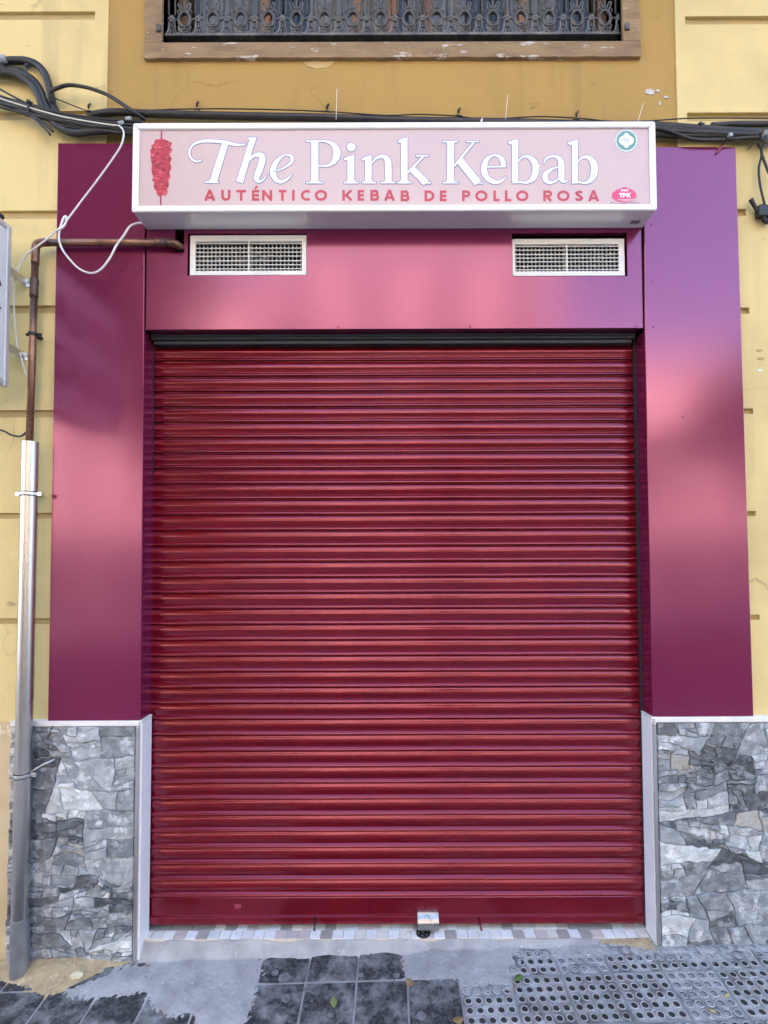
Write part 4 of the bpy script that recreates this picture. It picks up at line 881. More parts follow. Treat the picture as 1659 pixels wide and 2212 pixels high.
stl = thing('steel_pipe', 'brushed steel sleeve pipe standing at the left edge on the pavement', 'pipe', G(40, 2140))
SPY = -0.045; a, b, c = P(65.5, 955, SPY), P(43.5, 1988, SPY), G(38, 2132, -0.02)
c = Vector((c.x, SPY, zg(c.x, SPY) - 0.02)); sr = 0.0315
c = a + (b - a) * ((a.z - c.z) / (a.z - b.z))
q = MB(); d = (b - a).normalized(); q.tube([a, b], sr, 28); q.build('sleeve', M_STEEL, stl, True).data.set_sharp_from_angle(angle=R(40))
q = MB(); q.tube([b - d * 0.012, c], sr * 1.07, 28); q.build('galvanised_foot', M_GALV, stl, True).data.set_sharp_from_angle(angle=R(40))
def strap(px, py, tiltz):
    c_ = P(px, py, SPY); q_ = MB()
    q_.tube([c_ + Vector((-0.0, 0, -0.010)), c_ + Vector((0, 0, 0.010))], sr * 1.07, 28)
    rb = q_.build('rubber_liner', M_RUBBER, stl, True); rb.data.set_sharp_from_angle(angle=R(40))
    q_ = MB(); q_.tube([c_ + Vector((0, 0, -0.0065)), c_ + Vector((0, 0, 0.0065))], sr * 1.12, 28)
    q_.box((c_.x - sr - 0.024, SPY - 0.005, c_.z - 0.009 - tiltz), (c_.x - sr + 0.003, SPY + 0.004, c_.z + 0.008 - tiltz)); q_.box((c_.x + sr - 0.003, SPY - 0.005, c_.z - 0.009 + tiltz), (c_.x + sr + 0.024, SPY + 0.004, c_.z + 0.008 + tiltz))
    q_.box((c_.x - 0.01, SPY + sr, c_.z - 0.006), (c_.x + 0.01, 0.02, c_.z + 0.006))
    q_.build('strap', M_TRIM, stl, bevel=0.0012)
strap(62.5, 1067, 0); strap(50.0, 1673, 0.0)
q = MB(); w0, w1 = P(66, 1668, SPY - 0.01), P(118, 1640, -0.014); q.tube([w0, w0.lerp(w1, 0.5) + Vector((0, 0, 0.004)), w1], 0.0035, 8); q.build('strap_bolt', M_TRIM, stl, True)

# ------------------------------------------------------------------ projecting sign at the left edge
BX = P(63, 680, WALL_Y).x
bs = thing('projecting_sign', 'grey framed projecting sign cut by the left edge of the picture', 'sign', (BX - 0.08, -0.4, P(25, 838, -0.09).z))
bz0_, bz1_ = P(24, 838, -0.088).z, P(24, 492, -0.088).z
box('casing', (BX - 0.150, -0.735, bz0_ + 0.006), (BX - 0.004, -0.093, bz1_ - 0.006), mat('alu_grey', (0.50, 0.50, 0.50), 0.35, 0.3), bs, 0.002)
q = MB()
for (y0, y1, z0, z1) in ((-0.115, -0.088, bz0_, bz1_), (-0.74, -0.712, bz0_, bz1_), (-0.7115, -0.1155, bz0_, bz0_ + 0.028), (-0.7115, -0.1155, bz1_ - 0.028, bz1_)):
    q.box((BX - 0.155, y0, z0), (BX + 0.003, y1, z1))
q.build('frame', mat('alu_frame', (0.62, 0.62, 0.61), 0.3, 0.4), bs, bevel=0.006)
box('face', (BX - 0.003, -0.71, bz0_ + 0.029), (BX + 0.0005, -0.117, bz1_ - 0.029), mat('sign_face_white', (0.74, 0.73, 0.72), 0.3), bs)
SIDE = Matrix(((0, 0, 1), (1, 0, 0), (0, 1, 0)))                # text facing +X, reading towards the wall
M_DKRED = mat('dark_sign_letters', (0.16, 0.02, 0.04), 0.4)
for s_, zf in (('ERIA', 0.60), ('OLAZ', 0.22)):
    o = text_mesh('sign_letters', s_, 0.235, M_DKRED, bs, Vector((BX + 0.0015, -0.665, bz0_ + (bz1_ - bz0_) * zf)), SIDE, 0.006)
    lo_, hi_ = min(v.co.y for v in o.data.vertices), max(v.co.y for v in o.data.vertices)
    for v in o.data.vertices: v.co.y = -0.665 + (v.co.y - lo_) / (hi_ - lo_) * 0.53
for yy in (598, 760):
    z = P(45, yy, -0.03).z; q = MB(); q.box((BX - 0.014, -0.0885, z - 0.018), (BX - 0.010, WALL_Y - 0.001, z + 0.018)); q.box((BX - 0.014, WALL_Y - 0.004, z - 0.018), (BX + 0.02, WALL_Y - 0.0005, z + 0.018))
    q.lathe((BX + 0.006, WALL_Y - 0.004, z), [(0.009, 0), (0.009, 0.008), (0.005, 0.012), (0.001, 0.013)], 8, axis='y'); q.build('bracket', M_TRIM, bs)

# ------------------------------------------------------------------ cables
def cable(name, pts, r, m, label, group=None, cat_='cable', Y=-0.012, sub=6, conv=None):
    V = []
    for p in pts:
        px, py = conv(p[0], p[1]) if conv else (p[0], p[1])
        V.append(P(px, py, p[2] if len(p) > 2 else Y))
    q_ = MB(); q_.tube(V, r * (1.25 if m in (M_CABLE, M_GREYCAB) and r > 0.003 else 1.0), 8, sub=sub); o_ = q_.build(name, m, None, True); return tag(o_, label, cat_, group)
kc = lambda x, y: (x * .205, 109.7 + y * .205)
HR = 0.0125
cable('hose', [(-200, 118), (20, 112), (160, 105), (290, 112), (400, 155), (475, 245), (515, 360), (535, 470), (560, 570), (610, 660), (720, 760), (860, 820), (1060, 800), (1500, 770)], HR, M_CABLE, 'thick black hose making the topmost bend at the left above the panel', conv=kc, Y=-0.002)
cable('hose', [(-200, 180), (80, 195), (230, 235), (350, 310), (430, 430), (480, 560), (560, 700), (660, 790), (800, 835), (960, 830), (1500, 800)], HR, M_CABLE, 'thick black hose in the middle of the three bends at upper left', conv=kc, Y=-0.006)
cable('hose', [(-200, 215), (60, 232), (200, 262), (320, 345), (395, 460), (450, 600), (540, 730), (660, 830), (800, 868), (980, 850), (1500, 812)], HR * 0.9, M_GREYCAB, 'thick black hose making the lowest bend at upper left', conv=kc, Y=-0.018)
cable('conduit', [(930, 700), (1000, 675), (1120, 655), (1300, 650), (1700, 668), (2600, 690), (3400, 705), (4300, 735), (5600, 760), (6900, 800)], HR * 0.95, M_CABLE, 'thick dirty black conduit running along the wall just above the sign', conv=kc, Y=0.004)
GRP = 'thin cables bundled along the wall'
bl = [(-200, 0), (0, 0), (160, 0), (330, 0), (520, 0), (720, 0), (960, 0), (1200, 0), (1500, 0)]
base = [395, 492, 545, 598, 652, 700, 742, 775, 800]
for i, (o_, r_, m_, y_) in enumerate(((-22, .0045, M_CABLE, -.028), (-6, .0052, M_CABLE, -.032), (26, .0055, M_GREYCAB, -.034), (44, .006, M_CABLE, -.033), (62, .0055, M_CABLE, -.030), (80, .006, M_GREYCAB, -.026), (95, .0045, M_CABLE, -.022))):
    cable('cable', [(bl[k][0], base[k] + o_ * (1 if k < 4 else 0.9) + 9 * math.sin(k * 1.3 + i * 2.3) + 5 * math.sin(k * 2.9 + i)) for k in range(9)], r_, m_, ('uppermost', 'second', 'third', 'fourth', 'fifth', 'sixth', 'lowest')[i] + ' thin black cable, counted downwards, of the bundle above the left panel', GRP, Y=y_, conv=kc)
cable('cable', [(bl[k][0], base[k] + 8) for k in range(7)] + [(1215, 788)], .0032, M_CREAMCAB, 'thin cream cable along the top of the bundle at the left', conv=kc, Y=-0.040)
cable('cable', [(-200, 290), (0, 405), (200, 512), (400, 602), (640, 655), (900, 695), (1150, 725), (1500, 750)], .0035, M_CABLE, 'thin black wire sloping down over the three hose bends', conv=kc, Y=-0.036)
cable('cable', [(536, 545, -.02), (520, 490, -.03), (530, 430, -.035), (620, 388), (720, 362), (850, 374), (980, 405), (1140, 468), (1290, 562), (1410, 645), (1530, 725, 0.0)], .0062, M_CABLE, 'black cable arching over the wall to the sign corner', conv=kc, Y=-0.03)
cable('cable', [(330, 690), (400, 750), (460, 810), (530, 885)], .004, M_CABLE, 'longer loose cut cable tail hanging under the left bundle', conv=kc, Y=-0.034)
cable('cable', [(350, 690), (430, 740), (500, 800), (556, 852)], .0045, M_CABLE, 'shorter loose cut cable tail hanging under the left bundle', conv=kc, Y=-0.03)
cable('cable', [(118, 212, 0), (190, 240, 0), (215, 243, 0), (300, 239, 0), (425, 235, 0), (560, 236, 0), (706, 241, 0), (830, 249, 0), (905, 247, 0), (990, 251, 0), (1050, 259, 0), (1150, 252, 0), (1245, 255, 0), (1320, 262, 0), (1400, 261, 0), (1510, 255, 0), (1720, 256, 0)], .0026, M_CABLE, 'thin black wire held by hooks along the wall above the sign', Y=0.0)
# hooks that hold the wire
for i, (x, y, w_) in enumerate(((191, 235, 'at the far left, above the left panel'), (425, 231, 'above the first letters of the sign'), (706, 236, 'left of the middle above the sign'), (990, 245, 'right of the middle above the sign'), (1245, 252, 'above the right end of the sign'), (1514, 262, 'at the far right, above the right panel'))):
    h = thing('cable_hook', 'small black cable hook on the wall ' + w_, 'hook', P(x, y + 10, WALL_Y), 'wall hooks for the wire'); s = -1 if i != 5 else 1
    q = MB(); q.tube([P(x, y - s * -8, -0.012), P(x, y + s * 2, -0.012), P(x + 2, y + s * 9, -0.004), P(x + 4, y + s * 11, WALL_Y + 0.01)], 0.0042, 7, sub=3); q.build('hook', M_CABLE, h, True)
    q = MB(); q.tube([P(x - 6, y + 5, -0.004), P(x, y + 4, -0.010), P(x + 7, y + 6, -0.004)], 0.0038, 6, sub=3); q.build('wire_wrap', M_CABLE, h, True)
for (x0, y0, x1, y1, w_) in ((726, 258, 728, 192, 'standing up above the gap after The'), (1092, 258, 1097, 205, 'standing up above the letter b'), (1378, 262, 1390, 223, 'leaning at the right end of the sign')):
    cable('wire', [(x0, y0, -0.03), ((x0 + x1) / 2, (y0 + y1) / 2, -0.02), (x1, y1, 0.024)], .0011, M_WCABLE, 'thin white hanging wire ' + w_, cat_='wire', sub=3)
cable('cable', [(1042, 256, 0.012), (1040, 262, -0.03), (1040, 268, -0.06)], 0.005, M_WCABLE, 'short white cable end over the top of the sign')
# cable ties on the left bundle
for (x, y, w_) in ((66, 238, 'round the black bundle at the far left'), (63, 160, 'round the hose bends at upper left')):
    c = P(x, y, -0.03); q = MB(); q.tube([c + Vector((0.008, 0, 0.034)), c + Vector((0.004, -0.012, 0.02)), c + Vector((0, -0.016, 0)), c + Vector((-0.002, -0.010, -0.022))], 0.0035, 6, sub=3); q.box(c + Vector((-0.006, -0.02, 0.018)), c + Vector((0.008, -0.008, 0.030)))
    tag(q.build('cable_tie', M_RUBBER), 'black cable tie ' + w_, 'cable tie')
for i, (x, y, w_) in enumerate(((262, 266, 'nearest the cream cable end'), (278, 257, 'beside the sign corner'), (5, 128, 'round the top hose at the left edge'))):
    c = P(x, y, -0.036); q = MB(); dv = Vector((0.012, 0, 0.002)); q.tube([c - dv, c + dv], 0.0085 if i < 2 else 0.015, 12); tag(q.build('cable_sleeve', mat('grey_sleeve', (0.32, 0.34, 0.35), 0.5), None, True), 'short grey sleeve ' + w_, 'cable clip')
# right side bundle
kr = lambda x, y: (1404.3 + x * .1534, 208.4 + y * .1534)
GR = 'dusty cables bundled at the right of the sign'
for i in range(9):
    ys = 372 + i * 21; ym = 425 + i * 19 + 6 * math.sin(i * 2.2); ye = 478 + i * 13
    cable('cable', [(-60, ys - 6), (80, ys), (420, (ys + ym) / 2 + 9 * math.sin(i * 1.9)), (800, ym), (1250, (ym + ye) / 2 + 5), (1660, ye), (2000, ye + 6)], 0.0052 + 0.0012 * (i % 3), [M_GREYCAB, M_CABLE, M_GREYCAB][i % 3], ('uppermost', 'second', 'third', 'fourth', 'fifth', 'sixth', 'seventh', 'eighth', 'lowest')[i] + ' dusty cable, counted downwards, of the bundle right of the sign', GR, Y=-0.004 - 0.010 * math.sin(math.pi * i / 8), conv=kr)
cable('cable', [(60, 452), (200, 470), (360, 522), (540, 590), (740, 612), (1080, 606), (1400, 580), (1800, 560)], .0055, M_GREYCAB, 'grey cable sagging lowest under the right bundle', conv=kr, Y=-0.022)
cable('conduit', [(860, 408), (1200, 392), (1560, 388), (2100, 384)], .0095, M_GREYCAB, 'short mottled grey conduit above the right cable bundle', conv=kr, Y=0.004)
cable('conduit', [(1540, 555), (1660, 555), (2000, 552)], .021, mat('grey_conduit', (0.20, 0.20, 0.20), 0.6), 'wide grey conduit at the right edge', conv=kr, Y=-0.016, sub=2)
kb = thing('cable_bracket', 'flat rusty spike bracket holding the right cable bundle', 'bracket', P(1640, 270, WALL_Y))
a, b = P(*kr(1585, 470), -0.042), P(*kr(1395, 735), 0.012); q = MB(); n_ = Vector((0.012, 0, 0.008))
q.add([a - n_, a + n_, b + n_ * .6, b - n_ * .6] + [v + Vector((0, 0.006, 0)) for v in (a - n_, a + n_, b + n_ * .6, b - n_ * .6)], [(3, 2, 1, 0), (4, 5, 6, 7), (0, 1, 5, 4), (1, 2, 6, 5), (2, 3, 7, 6), (3, 0, 4, 7)]); q.build('spike', mat('rusty_iron', (0.14, 0.10, 0.075), 0.7), kb)
q = MB(); a = P(*kr(1600, 560), -0.03); q.torus((a.x, a.y, a.z), 0.011, 0.021, 0.005, 16, 6); q.build('ring', M_RUBBER, kb, True)
kt = thing('cable_bracket', 'dark flat bracket with a red painted tip over the right panel corner', 'bracket', P(1565, 300, 0))
a, b, c = P(*kr(1110, 560), -0.034), P(*kr(1020, 680), -0.012), P(*kr(945, 800), -0.006); n_ = Vector((0.011, 0, 0.006))
for nm, u, v_, m_ in (('arm', a, b, mat('dark_plate', (0.035, 0.02, 0.02), 0.6)), ('painted_tip', b + (c - b) * 0.02, c, mat('red_tip', (0.22, 0.006, 0.03), 0.4))):
    q = MB(); w1 = n_ if nm == 'arm' else n_ * .8
    q.add([u - n_, u + n_, v_ + w1, v_ - w1] + [k + Vector((0, 0.004, 0)) for k in (u - n_, u + n_, v_ + w1, v_ - w1)], [(3, 2, 1, 0), (4, 5, 6, 7), (0, 1, 5, 4), (1, 2, 6, 5), (2, 3, 7, 6), (3, 0, 4, 7)]); q.build(nm, m_, kt, bevel=0.002)
box('clip', a + Vector((-0.004, -0.01, -0.006)), a + Vector((0.012, 0.004, 0.008)), mat('grey_sleeve', (0.3, 0.3, 0.3)), kt, 0.001)
k8 = lambda x, y: ((2500 + x * .4068) / 1.8228, (500 + y * .4068) / 1.8228)
cable('cable', [(1190, 165), (1228, 250), (1200, 400), (1212, 560), (1258, 760)], .0040, M_CABLE, 'black wire hanging down the wall to the dark connector at the right edge', conv=k8, Y=-0.004)
cable('cable', [(1260, 165), (1225, 240), (1275, 390), (1330, 520)], .0045, M_CABLE, 'black wire crossing the hanging wire and leaving at the right edge', conv=k8, Y=-0.010)
cn = thing('cable_connector', 'black cable connector with side arm hanging at the right edge', 'connector', P(*k8(1250, 830), 0))
q = MB(); q.tube([P(*k8(1122, 700), 0), P(*k8(1160, 770), 0), P(*k8(1215, 850), 0)], [0.010, 0.008, 0.010], 10, sub=3); q.build('arm', M_RUBBER, cn, True)
a, b = P(*k8(1200, 745), -0.016), P(*k8(1330, 900), 0.014); q = MB(); q.box(a, b); q.build('body', M_RUBBER, cn, bevel=0.006)
q = MB(); q.tube([P(*k8(1210, 760), 0), P(*k8(1255, 905), 0), P(*k8(1300, 915), 0)], 0.010, 10, sub=3); q.build('boot', M_RUBBER, cn, True)
# white flex between the sign and the projecting sign
kw = lambda x, y: (x * .2513, 246.8 + y * .2513)
cable('flex', [(975, 92, -.03), (1040, 112, -.04), (1064, 170, -.05), (1040, 270, -.055), (960, 395, -.055), (830, 575, -.055), (700, 745, -.055), (590, 893, -.06), (548, 955, -.062), (470, 1010, -.062), (400, 1075, -.064), (300, 1150, -.066), (215, 1225, -.05), (150, 1340, -.04), (126, 1430, -.03), (120, 1600, -.015), (130, 1820, -.012), (150, 1990, -.012), (180, 2080, -.012), (205, 2180, -.01), (232, 2245, -.008)], .0034, M_WCABLE, 'white flex running from the sign corner diagonally down to the projecting sign', conv=kw)
cable('flex', [(1240, 938, -.02), (1190, 936, -.03), (1120, 962, -.05), (1065, 1040, -.058), (1000, 1130, -.06), (945, 1235, -.06), (865, 1335, -.06), (785, 1366, -.06), (690, 1335, -.06), (605, 1255, -.06), (535, 1160, -.06), (506, 1060, -.06), (522, 965, -.066), (548, 890, -.068), (572, 880, -.064), (566, 930, -.066), (535, 975, -.068), (480, 1000, -.068)], .0042, M_WCABLE, 'white flex hanging in a loop in front of the left panel', conv=kw)
cable('cable', [(-30, 925), (5, 930), (25, 940), (45, 942), (58, 932), (66, 925)], .0032, M_CABLE, 'short black cable loop at the left edge beside the steel pipe top', Y=-0.01)
cable('cable', [(-30, 460), (-4, 464), (4, 470)], .012, M_RUBBER, 'black cable stub above the projecting sign at the left edge', Y=-0.04, sub=2)

# ------------------------------------------------------------------ threshold and mosaic
TZ = 0.071; TH0 = ZP(850, 2026, TZ).y
thr = tag(obj('threshold', [(ox0 + .012, TH0, TZ - 0.006), (ox1 - .012, TH0, TZ - 0.006), (ox1 - .012, SY + 0.13, TZ - 0.006), (ox0 + .012, SY + 0.13, TZ - 0.006), (ox0 + .012, TH0, -0.3), (ox1 - .012, TH0, -0.3)], [(0, 1, 2, 3), (4, 5, 1, 0)], M_MGROUT), 'mosaic door sill under the shutter', kind='structure')
ts = 0.0485; protoM = []
for m in MOS:
    me = bpy.data.meshes.new('mosaic_tile'); q = MB(); h = ts / 2 - 0.0016; q.box((-h, -h, -0.004), (h, h, 0.0))
    me.from_pydata([tuple(v) for v in q.v], [], q.f); me.materials.append(m); protoM.append(me)
rk = random.Random(12)
for r_ in range(3):
    n = int((ox1 - ox0) / ts)
    for k in range(n):
        x = ox0 + 0.03 + (k + 0.5) * ts + (0.012 if r_ else 0)
        if x > ox1 - 0.03: continue
        w_ = (0.42, 0.16, 0.28, 0.14) if r_ == 0 else (0.18, 0.2, 0.17, 0.45 if x < -0.2 else 0.2)
        o = link(bpy.data.objects.new('mosaic_tile', protoM[rk.choices(range(4), w_)[0]]), thr); o.location = (x, TH0 + (r_ + 0.5) * ts, TZ - 0.002 + rk.uniform(0, 0.0012)); o.rotation_euler.z = rk.uniform(-0.03, 0.03)

# ------------------------------------------------------------------ paving tiles
TX, TY0 = G(883.7, 2212).x, G(760, 2119).y; TP = 0.201
slope = Matrix(((1, 0, 0), (0, 1, 0), (GX, GY, 1))).to_euler() if False else (math.atan(GY), -math.atan(GX), 0)
q = MB(); h = TP / 2 - 0.0042; q.box((-h, -h, -0.02), (h, h, 0.0)); pt = q.build('paving_tile', M_TILE, pavement, bevel=0.0025)
q = MB(); cs = (2 * h) / 5; NH = 12                            # 5 x 5 round dimples with a raised lip
for i in range(5):
    for j in range(5):
        cx_, cy_ = -h + cs * (i + .5), -h + cs * (j + .5); r0, r1 = cs * 0.29, cs * 0.41
        sq = []
        for k in range(NH):
            a_ = 2 * math.pi * k / NH + math.pi / NH; dx, dy = math.cos(a_), math.sin(a_); m_ = max(abs(dx), abs(dy)); sq.append((cx_ + dx / m_ * cs / 2, cy_ + dy / m_ * cs / 2, 0.0))
        ring = lambda r, z: [(cx_ + r * math.cos(2 * math.pi * k / NH + math.pi / NH), cy_ + r * math.sin(2 * math.pi * k / NH + math.pi / NH), z) for k in range(NH)]
        V = sq + ring(r1, 0.0004) + ring((r0 + r1) / 2, 0.0024) + ring(r0, 0.0008) + ring(r0 * 0.92, -0.0028)
        for l in range(4):
            n0 = len(q.v)
            q.add(V[l * NH:(l + 2) * NH], [(k, (k + 1) % NH, NH + (k + 1) % NH, NH + k) for k in range(NH)], (0, 1, 1, 2)[l])
        # corners between the polygon and the square cell
        q.add(ring(r0 * 0.92, -0.0028), [list(range(NH))], 2)
q.box((-h, -h, -0.02), (h, h, -0.0095)); q.m[-6:] = [0] * 6
q.add([(-h, -h, 0), (h, -h, 0), (h, h, 0), (-h, h, 0), (-h, -h, -.0096), (h, -h, -.0096), (h, h, -.0096), (-h, h, -.0096)], [(0, 1, 5, 4), (1, 2, 6, 5), (2, 3, 7, 6), (3, 0, 4, 7)], 0)
tt = q.build('tactile_tile', [M_TACT, M_RING, M_HOLE], pavement)
firstp = firstt = True
for r_ in range(-1, 6):
    for k in range(-10, 11):
        x = TX + (k + 0.5) * TP; y = TY0 - (r_ - 0.5) * TP - TP * 0 ; y = TY0 + TP * (0.5 - (r_ + 1)) + TP
        if r_ == -1 and y > 0.05: pass
        if y > 0.03: continue
        if y + h > 0.20: continue
        z = zg(x, y) + rk.uniform(-0.0012, 0.0012); tac = k >= 1
        if tac:
            if firstt: tt.location = (x, y, z); tt.rotation_euler = slope; firstt = False
            else: copy(tt, (x, y, z), pavement, slope)
        else:
            if firstp: pt.location = (x, y, z); pt.rotation_euler = slope; firstp = False
            else: copy(pt, (x, y, z), pavement, slope)
M_GUM2 = M_GUM
k6 = lambda x, y: ((900 + x * .663) / 1.8228, (3500 + y * .663) / 1.8228)
for i, (x, y, rx) in enumerate(((330, 528, 34), (340, 652, 28), (470, 598, 24), (1145, 760, 30), (275, 500, 22), (786, 515, 18), (996, 516, 20), (548, 758, 20), (606, 752, 17), (800, 405, 20), (845, 385, 9), (495, 672, 7))):
    c = G(*k6(x, y)); r_ = rx * .663 / 1.8228 / 540; n = 14
    V = [(c.x + r_ * math.cos(2 * math.pi * k / n) * rk.uniform(.85, 1.1), c.y + 1.0 * r_ * math.sin(2 * math.pi * k / n) * rk.uniform(.85, 1.1)) for k in range(n)]
    V = [(a_, b_, zg(a_, b_) + 0.0022) for a_, b_ in V] + [(c.x, c.y, zg(c.x, c.y) + 0.0032)]
    obj('gum_spot', V, [(k, (k + 1) % n, n) for k in range(n)], M_GUM, pavement)

# cement smeared over the paving and up to the sill; sandy rubble by the pipe
def inside(p, poly):
    c_ = False
    for i in range(len(poly)):
        a_, b_ = poly[i], poly[i - 1]
        if (a_[1] > p[1]) != (b_[1] > p[1]) and p[0] < (b_[0] - a_[0]) * (p[1] - a_[1]) / (b_[1] - a_[1]) + a_[0]: c_ = not c_
    return c_
def sdist(p, poly):
    d = 9.0
    for i in range(len(poly)):
        a_, b_ = poly[i - 1], poly[i]; vx, vy = b_[0] - a_[0], b_[1] - a_[1]; t = max(0, min(1, ((p[0] - a_[0]) * vx + (p[1] - a_[1]) * vy) / (vx * vx + vy * vy + 1e-12)))
        d = min(d, math.hypot(p[0] - a_[0] - vx * t, p[1] - a_[1] - vy * t))
    return d if inside(p, poly) else -d
cem = [(318, 2030), (320, 2100), (325, 2140), (338, 2172), (372, 2190), (425, 2182), (435, 2212), (450, 2240), (510, 2240), (530, 2195), (548, 2160), (560, 2120), (566, 2078), (590, 2058), (640, 2050), (700, 2044), (780, 2040), (850, 2048), (868, 2062), (872, 2112), (900, 2122), (985, 2118), (1000, 2112), (1010, 2135), (1050, 2128), (1098, 2120), (1102, 2080), (1115, 2045), (1180, 2040), (1300, 2044), (1395, 2046), (1400, 2030), (1400, 1990), (300, 1990)]
CP = [(lambda v: (v.x, v.y))(G(*p)) for p in cem]
CP2 = [(lambda v: (v.x, v.y))(G(*p)) for p in ((120, 2150), (170, 2120), (250, 2085), (335, 2075), (335, 2140), (240, 2160), (150, 2165))]
CP3 = [(lambda v: (v.x, v.y))(G(*p)) for p in ((1180, 2030), (1420, 2040), (1700, 2040), (1700, 2062), (1500, 2070), (1300, 2064), (1180, 2058))]
def hfield(name, x0, x1, y0, y1, st, fn, m, kind):
    nx, ny = int((x1 - x0) / st), int((y1 - y0) / st); V = []; H = []
    for j in range(ny + 1):
        for i in range(nx + 1):
            x, y = x0 + i * st, y0 + j * st; hh = fn(x, y); H.append(hh); V.append((x, y, zg(x, y) + hh))
    F = []
    for j in range(ny):
        for i in range(nx):
            ids = (j * (nx + 1) + i, j * (nx + 1) + i + 1, (j + 1) * (nx + 1) + i + 1, (j + 1) * (nx + 1) + i)
            if max(H[k] for k in ids) > -0.0042: F.append(ids)
    used = sorted({k for f in F for k in f}); mp = {k: i for i, k in enumerate(used)}
    o_ = obj(name, [V[k] for k in used], [[mp[k] for k in f] for f in F], m, None, True); return tag(o_, kind=kind)
def fcem(x, y):
    v = Vector((x, y, 0)); n1 = noise.noise(v * 14) * 0.014 + noise.noise(v * 45) * 0.010 + noise.noise(v * 110) * 0.007
    d = sdist((x, y), CP) + n1
    d = max(d, (sdist((x, y), CP2) if x < -0.95 else -1) - 0.022 + 1.6 * n1, (sdist((x, y), CP3) if x > 0.55 else -1) - 0.02 + 1.6 * n1)
    hh = max(-0.006, min(0.0026, d * 0.085)) + 0.0017 * noise.noise(v * 75) + 0.0013 * noise.noise(v * 170)
    if y > 0.0 and abs(x) > 1.09: return -0.006
    if abs(x) < 1.09 and y > TH0 - 0.07:                            # feathered ramp up to the sill
        top = TZ - 0.002 - zg(x, TH0); t = min(1, max(0, (y - TH0 + 0.055 + 0.02 * noise.noise(v * 9)) / 0.055)); hh = max(hh, -0.006 + (top + 0.006) * t ** 1.4 + 0.0022 * noise.noise(v * 18) + 0.001 * noise.noise(v * 60))
    # thin cement film by the walls
    return hh
tag(hfield('cement_smear', -1.5, 1.7, -0.46, TH0 + 0.0005, 0.005, fcem, M_CEM, 'structure'), 'blue grey cement smeared over the paving before the shutter')
DP = [(lambda v: (v.x, v.y))(G(*p)) for p in ((-80, 2050), (-80, 2105), (20, 2120), (60, 2138), (100, 2152), (150, 2138), (190, 2112), (235, 2092), (300, 2078), (310, 2040), (200, 2040))]
def fdirt(x, y):
    v = Vector((x, y, 2)); n1 = noise.noise(v * 12) * 0.014 + noise.noise(v * 40) * 0.006
    d = sdist((x, y), DP) + n1
    wall = max(0.0, 1 - (-y) / 0.16)
    return max(-0.006, min(0.012 + 0.022 * wall * max(0, min(1, (-0.85 - x) / 0.5)), d * 0.30)) + 0.0035 * noise.noise(v * 60) + 0.002 * noise.noise(v * 140)
tag(hfield('sandy_rubble', -2.0, -1.0, -0.36, 0.004, 0.007, fdirt, M_DIRT, 'stuff'), 'sandy rubble heaped round the foot of the steel pipe', 'rubble')
DP2 = [(lambda v: (v.x, v.y))(G(*p)) for p in ((1290, 2034), (1330, 2043), (1400, 2054), (1440, 2052), (1418, 2042), (1400, 2016))]
def fd2(x, y):
    v = Vector((x, y, 5)); d = sdist((x, y), DP2) + noise.noise(v * 14) * 0.012 + noise.noise(v * 50) * 0.008
    base = fcem(x, y) if abs(x) < 1.12 else 0.0
    return max(-0.006, min(0.004, d * 0.2)) + max(0, base) * (1 if d > 0 else 0.0) + 0.0015 * noise.noise(v * 70) - 0.001
tag(hfield('sandy_dust', 0.6, 1.3, -0.12, TH0, 0.008, fd2, M_DIRT, 'stuff'), 'thin sandy dust at the foot of the right stone base', 'dust')

# ------------------------------------------------------------------ floor lock, leaves, chips
fl = thing('floor_lock', 'small chrome lock body clamped over the bottom bar of the shutter', 'lock', G(915, 2022))
c = P(925, 1990, 0.065); LW = 22.5 / 490
q = MB(); prf = [(0.030, -0.034), (-0.006, -0.034), (-0.012, -0.026), (-0.012, 0.000), (-0.004, 0.012), (0.012, 0.026), (0.012, 0.030), (0.030, 0.030)]
n = len(prf); q.add([(c.x + s * LW, 0.066 + a_, c.z + 1.05 * b_ - 0.002) for s in (-1, 1) for a_, b_ in prf], [[i, n + i, n + (i + 1) % n, (i + 1) % n] for i in range(n)] + [list(range(n)), list(range(2 * n - 1, n - 1, -1))])
q.build('lock_body', M_CHROME, fl, bevel=0.002)
g = ZP(914, 2015, TZ); q = MB(); q.lathe((g.x, g.y, TZ - 0.002), [(0.031, 0.0), (0.031, 0.003), (0.027, 0.005), (0.012, 0.005), (0.010, 0.0055)], 26); q.build('floor_socket', M_BRASSDK, fl, True)
for k in range(6):
    a_ = k * math.pi / 3 + .3; q = MB(); q.lathe((g.x + 0.020 * math.cos(a_), g.y + 0.020 * math.sin(a_), TZ + 0.0028), [(0.0035, 0), (0.003, 0.0016), (0.0005, 0.0022)], 8); q.build('socket_screw', M_CHROME, fl, True)
q = MB(); q.lathe((g.x, g.y, TZ + 0.002), [(0.0075, 0), (0.0075, 0.02), (0.006, 0.03)], 14); q.build('anchor_post', M_CHROME, fl, True)
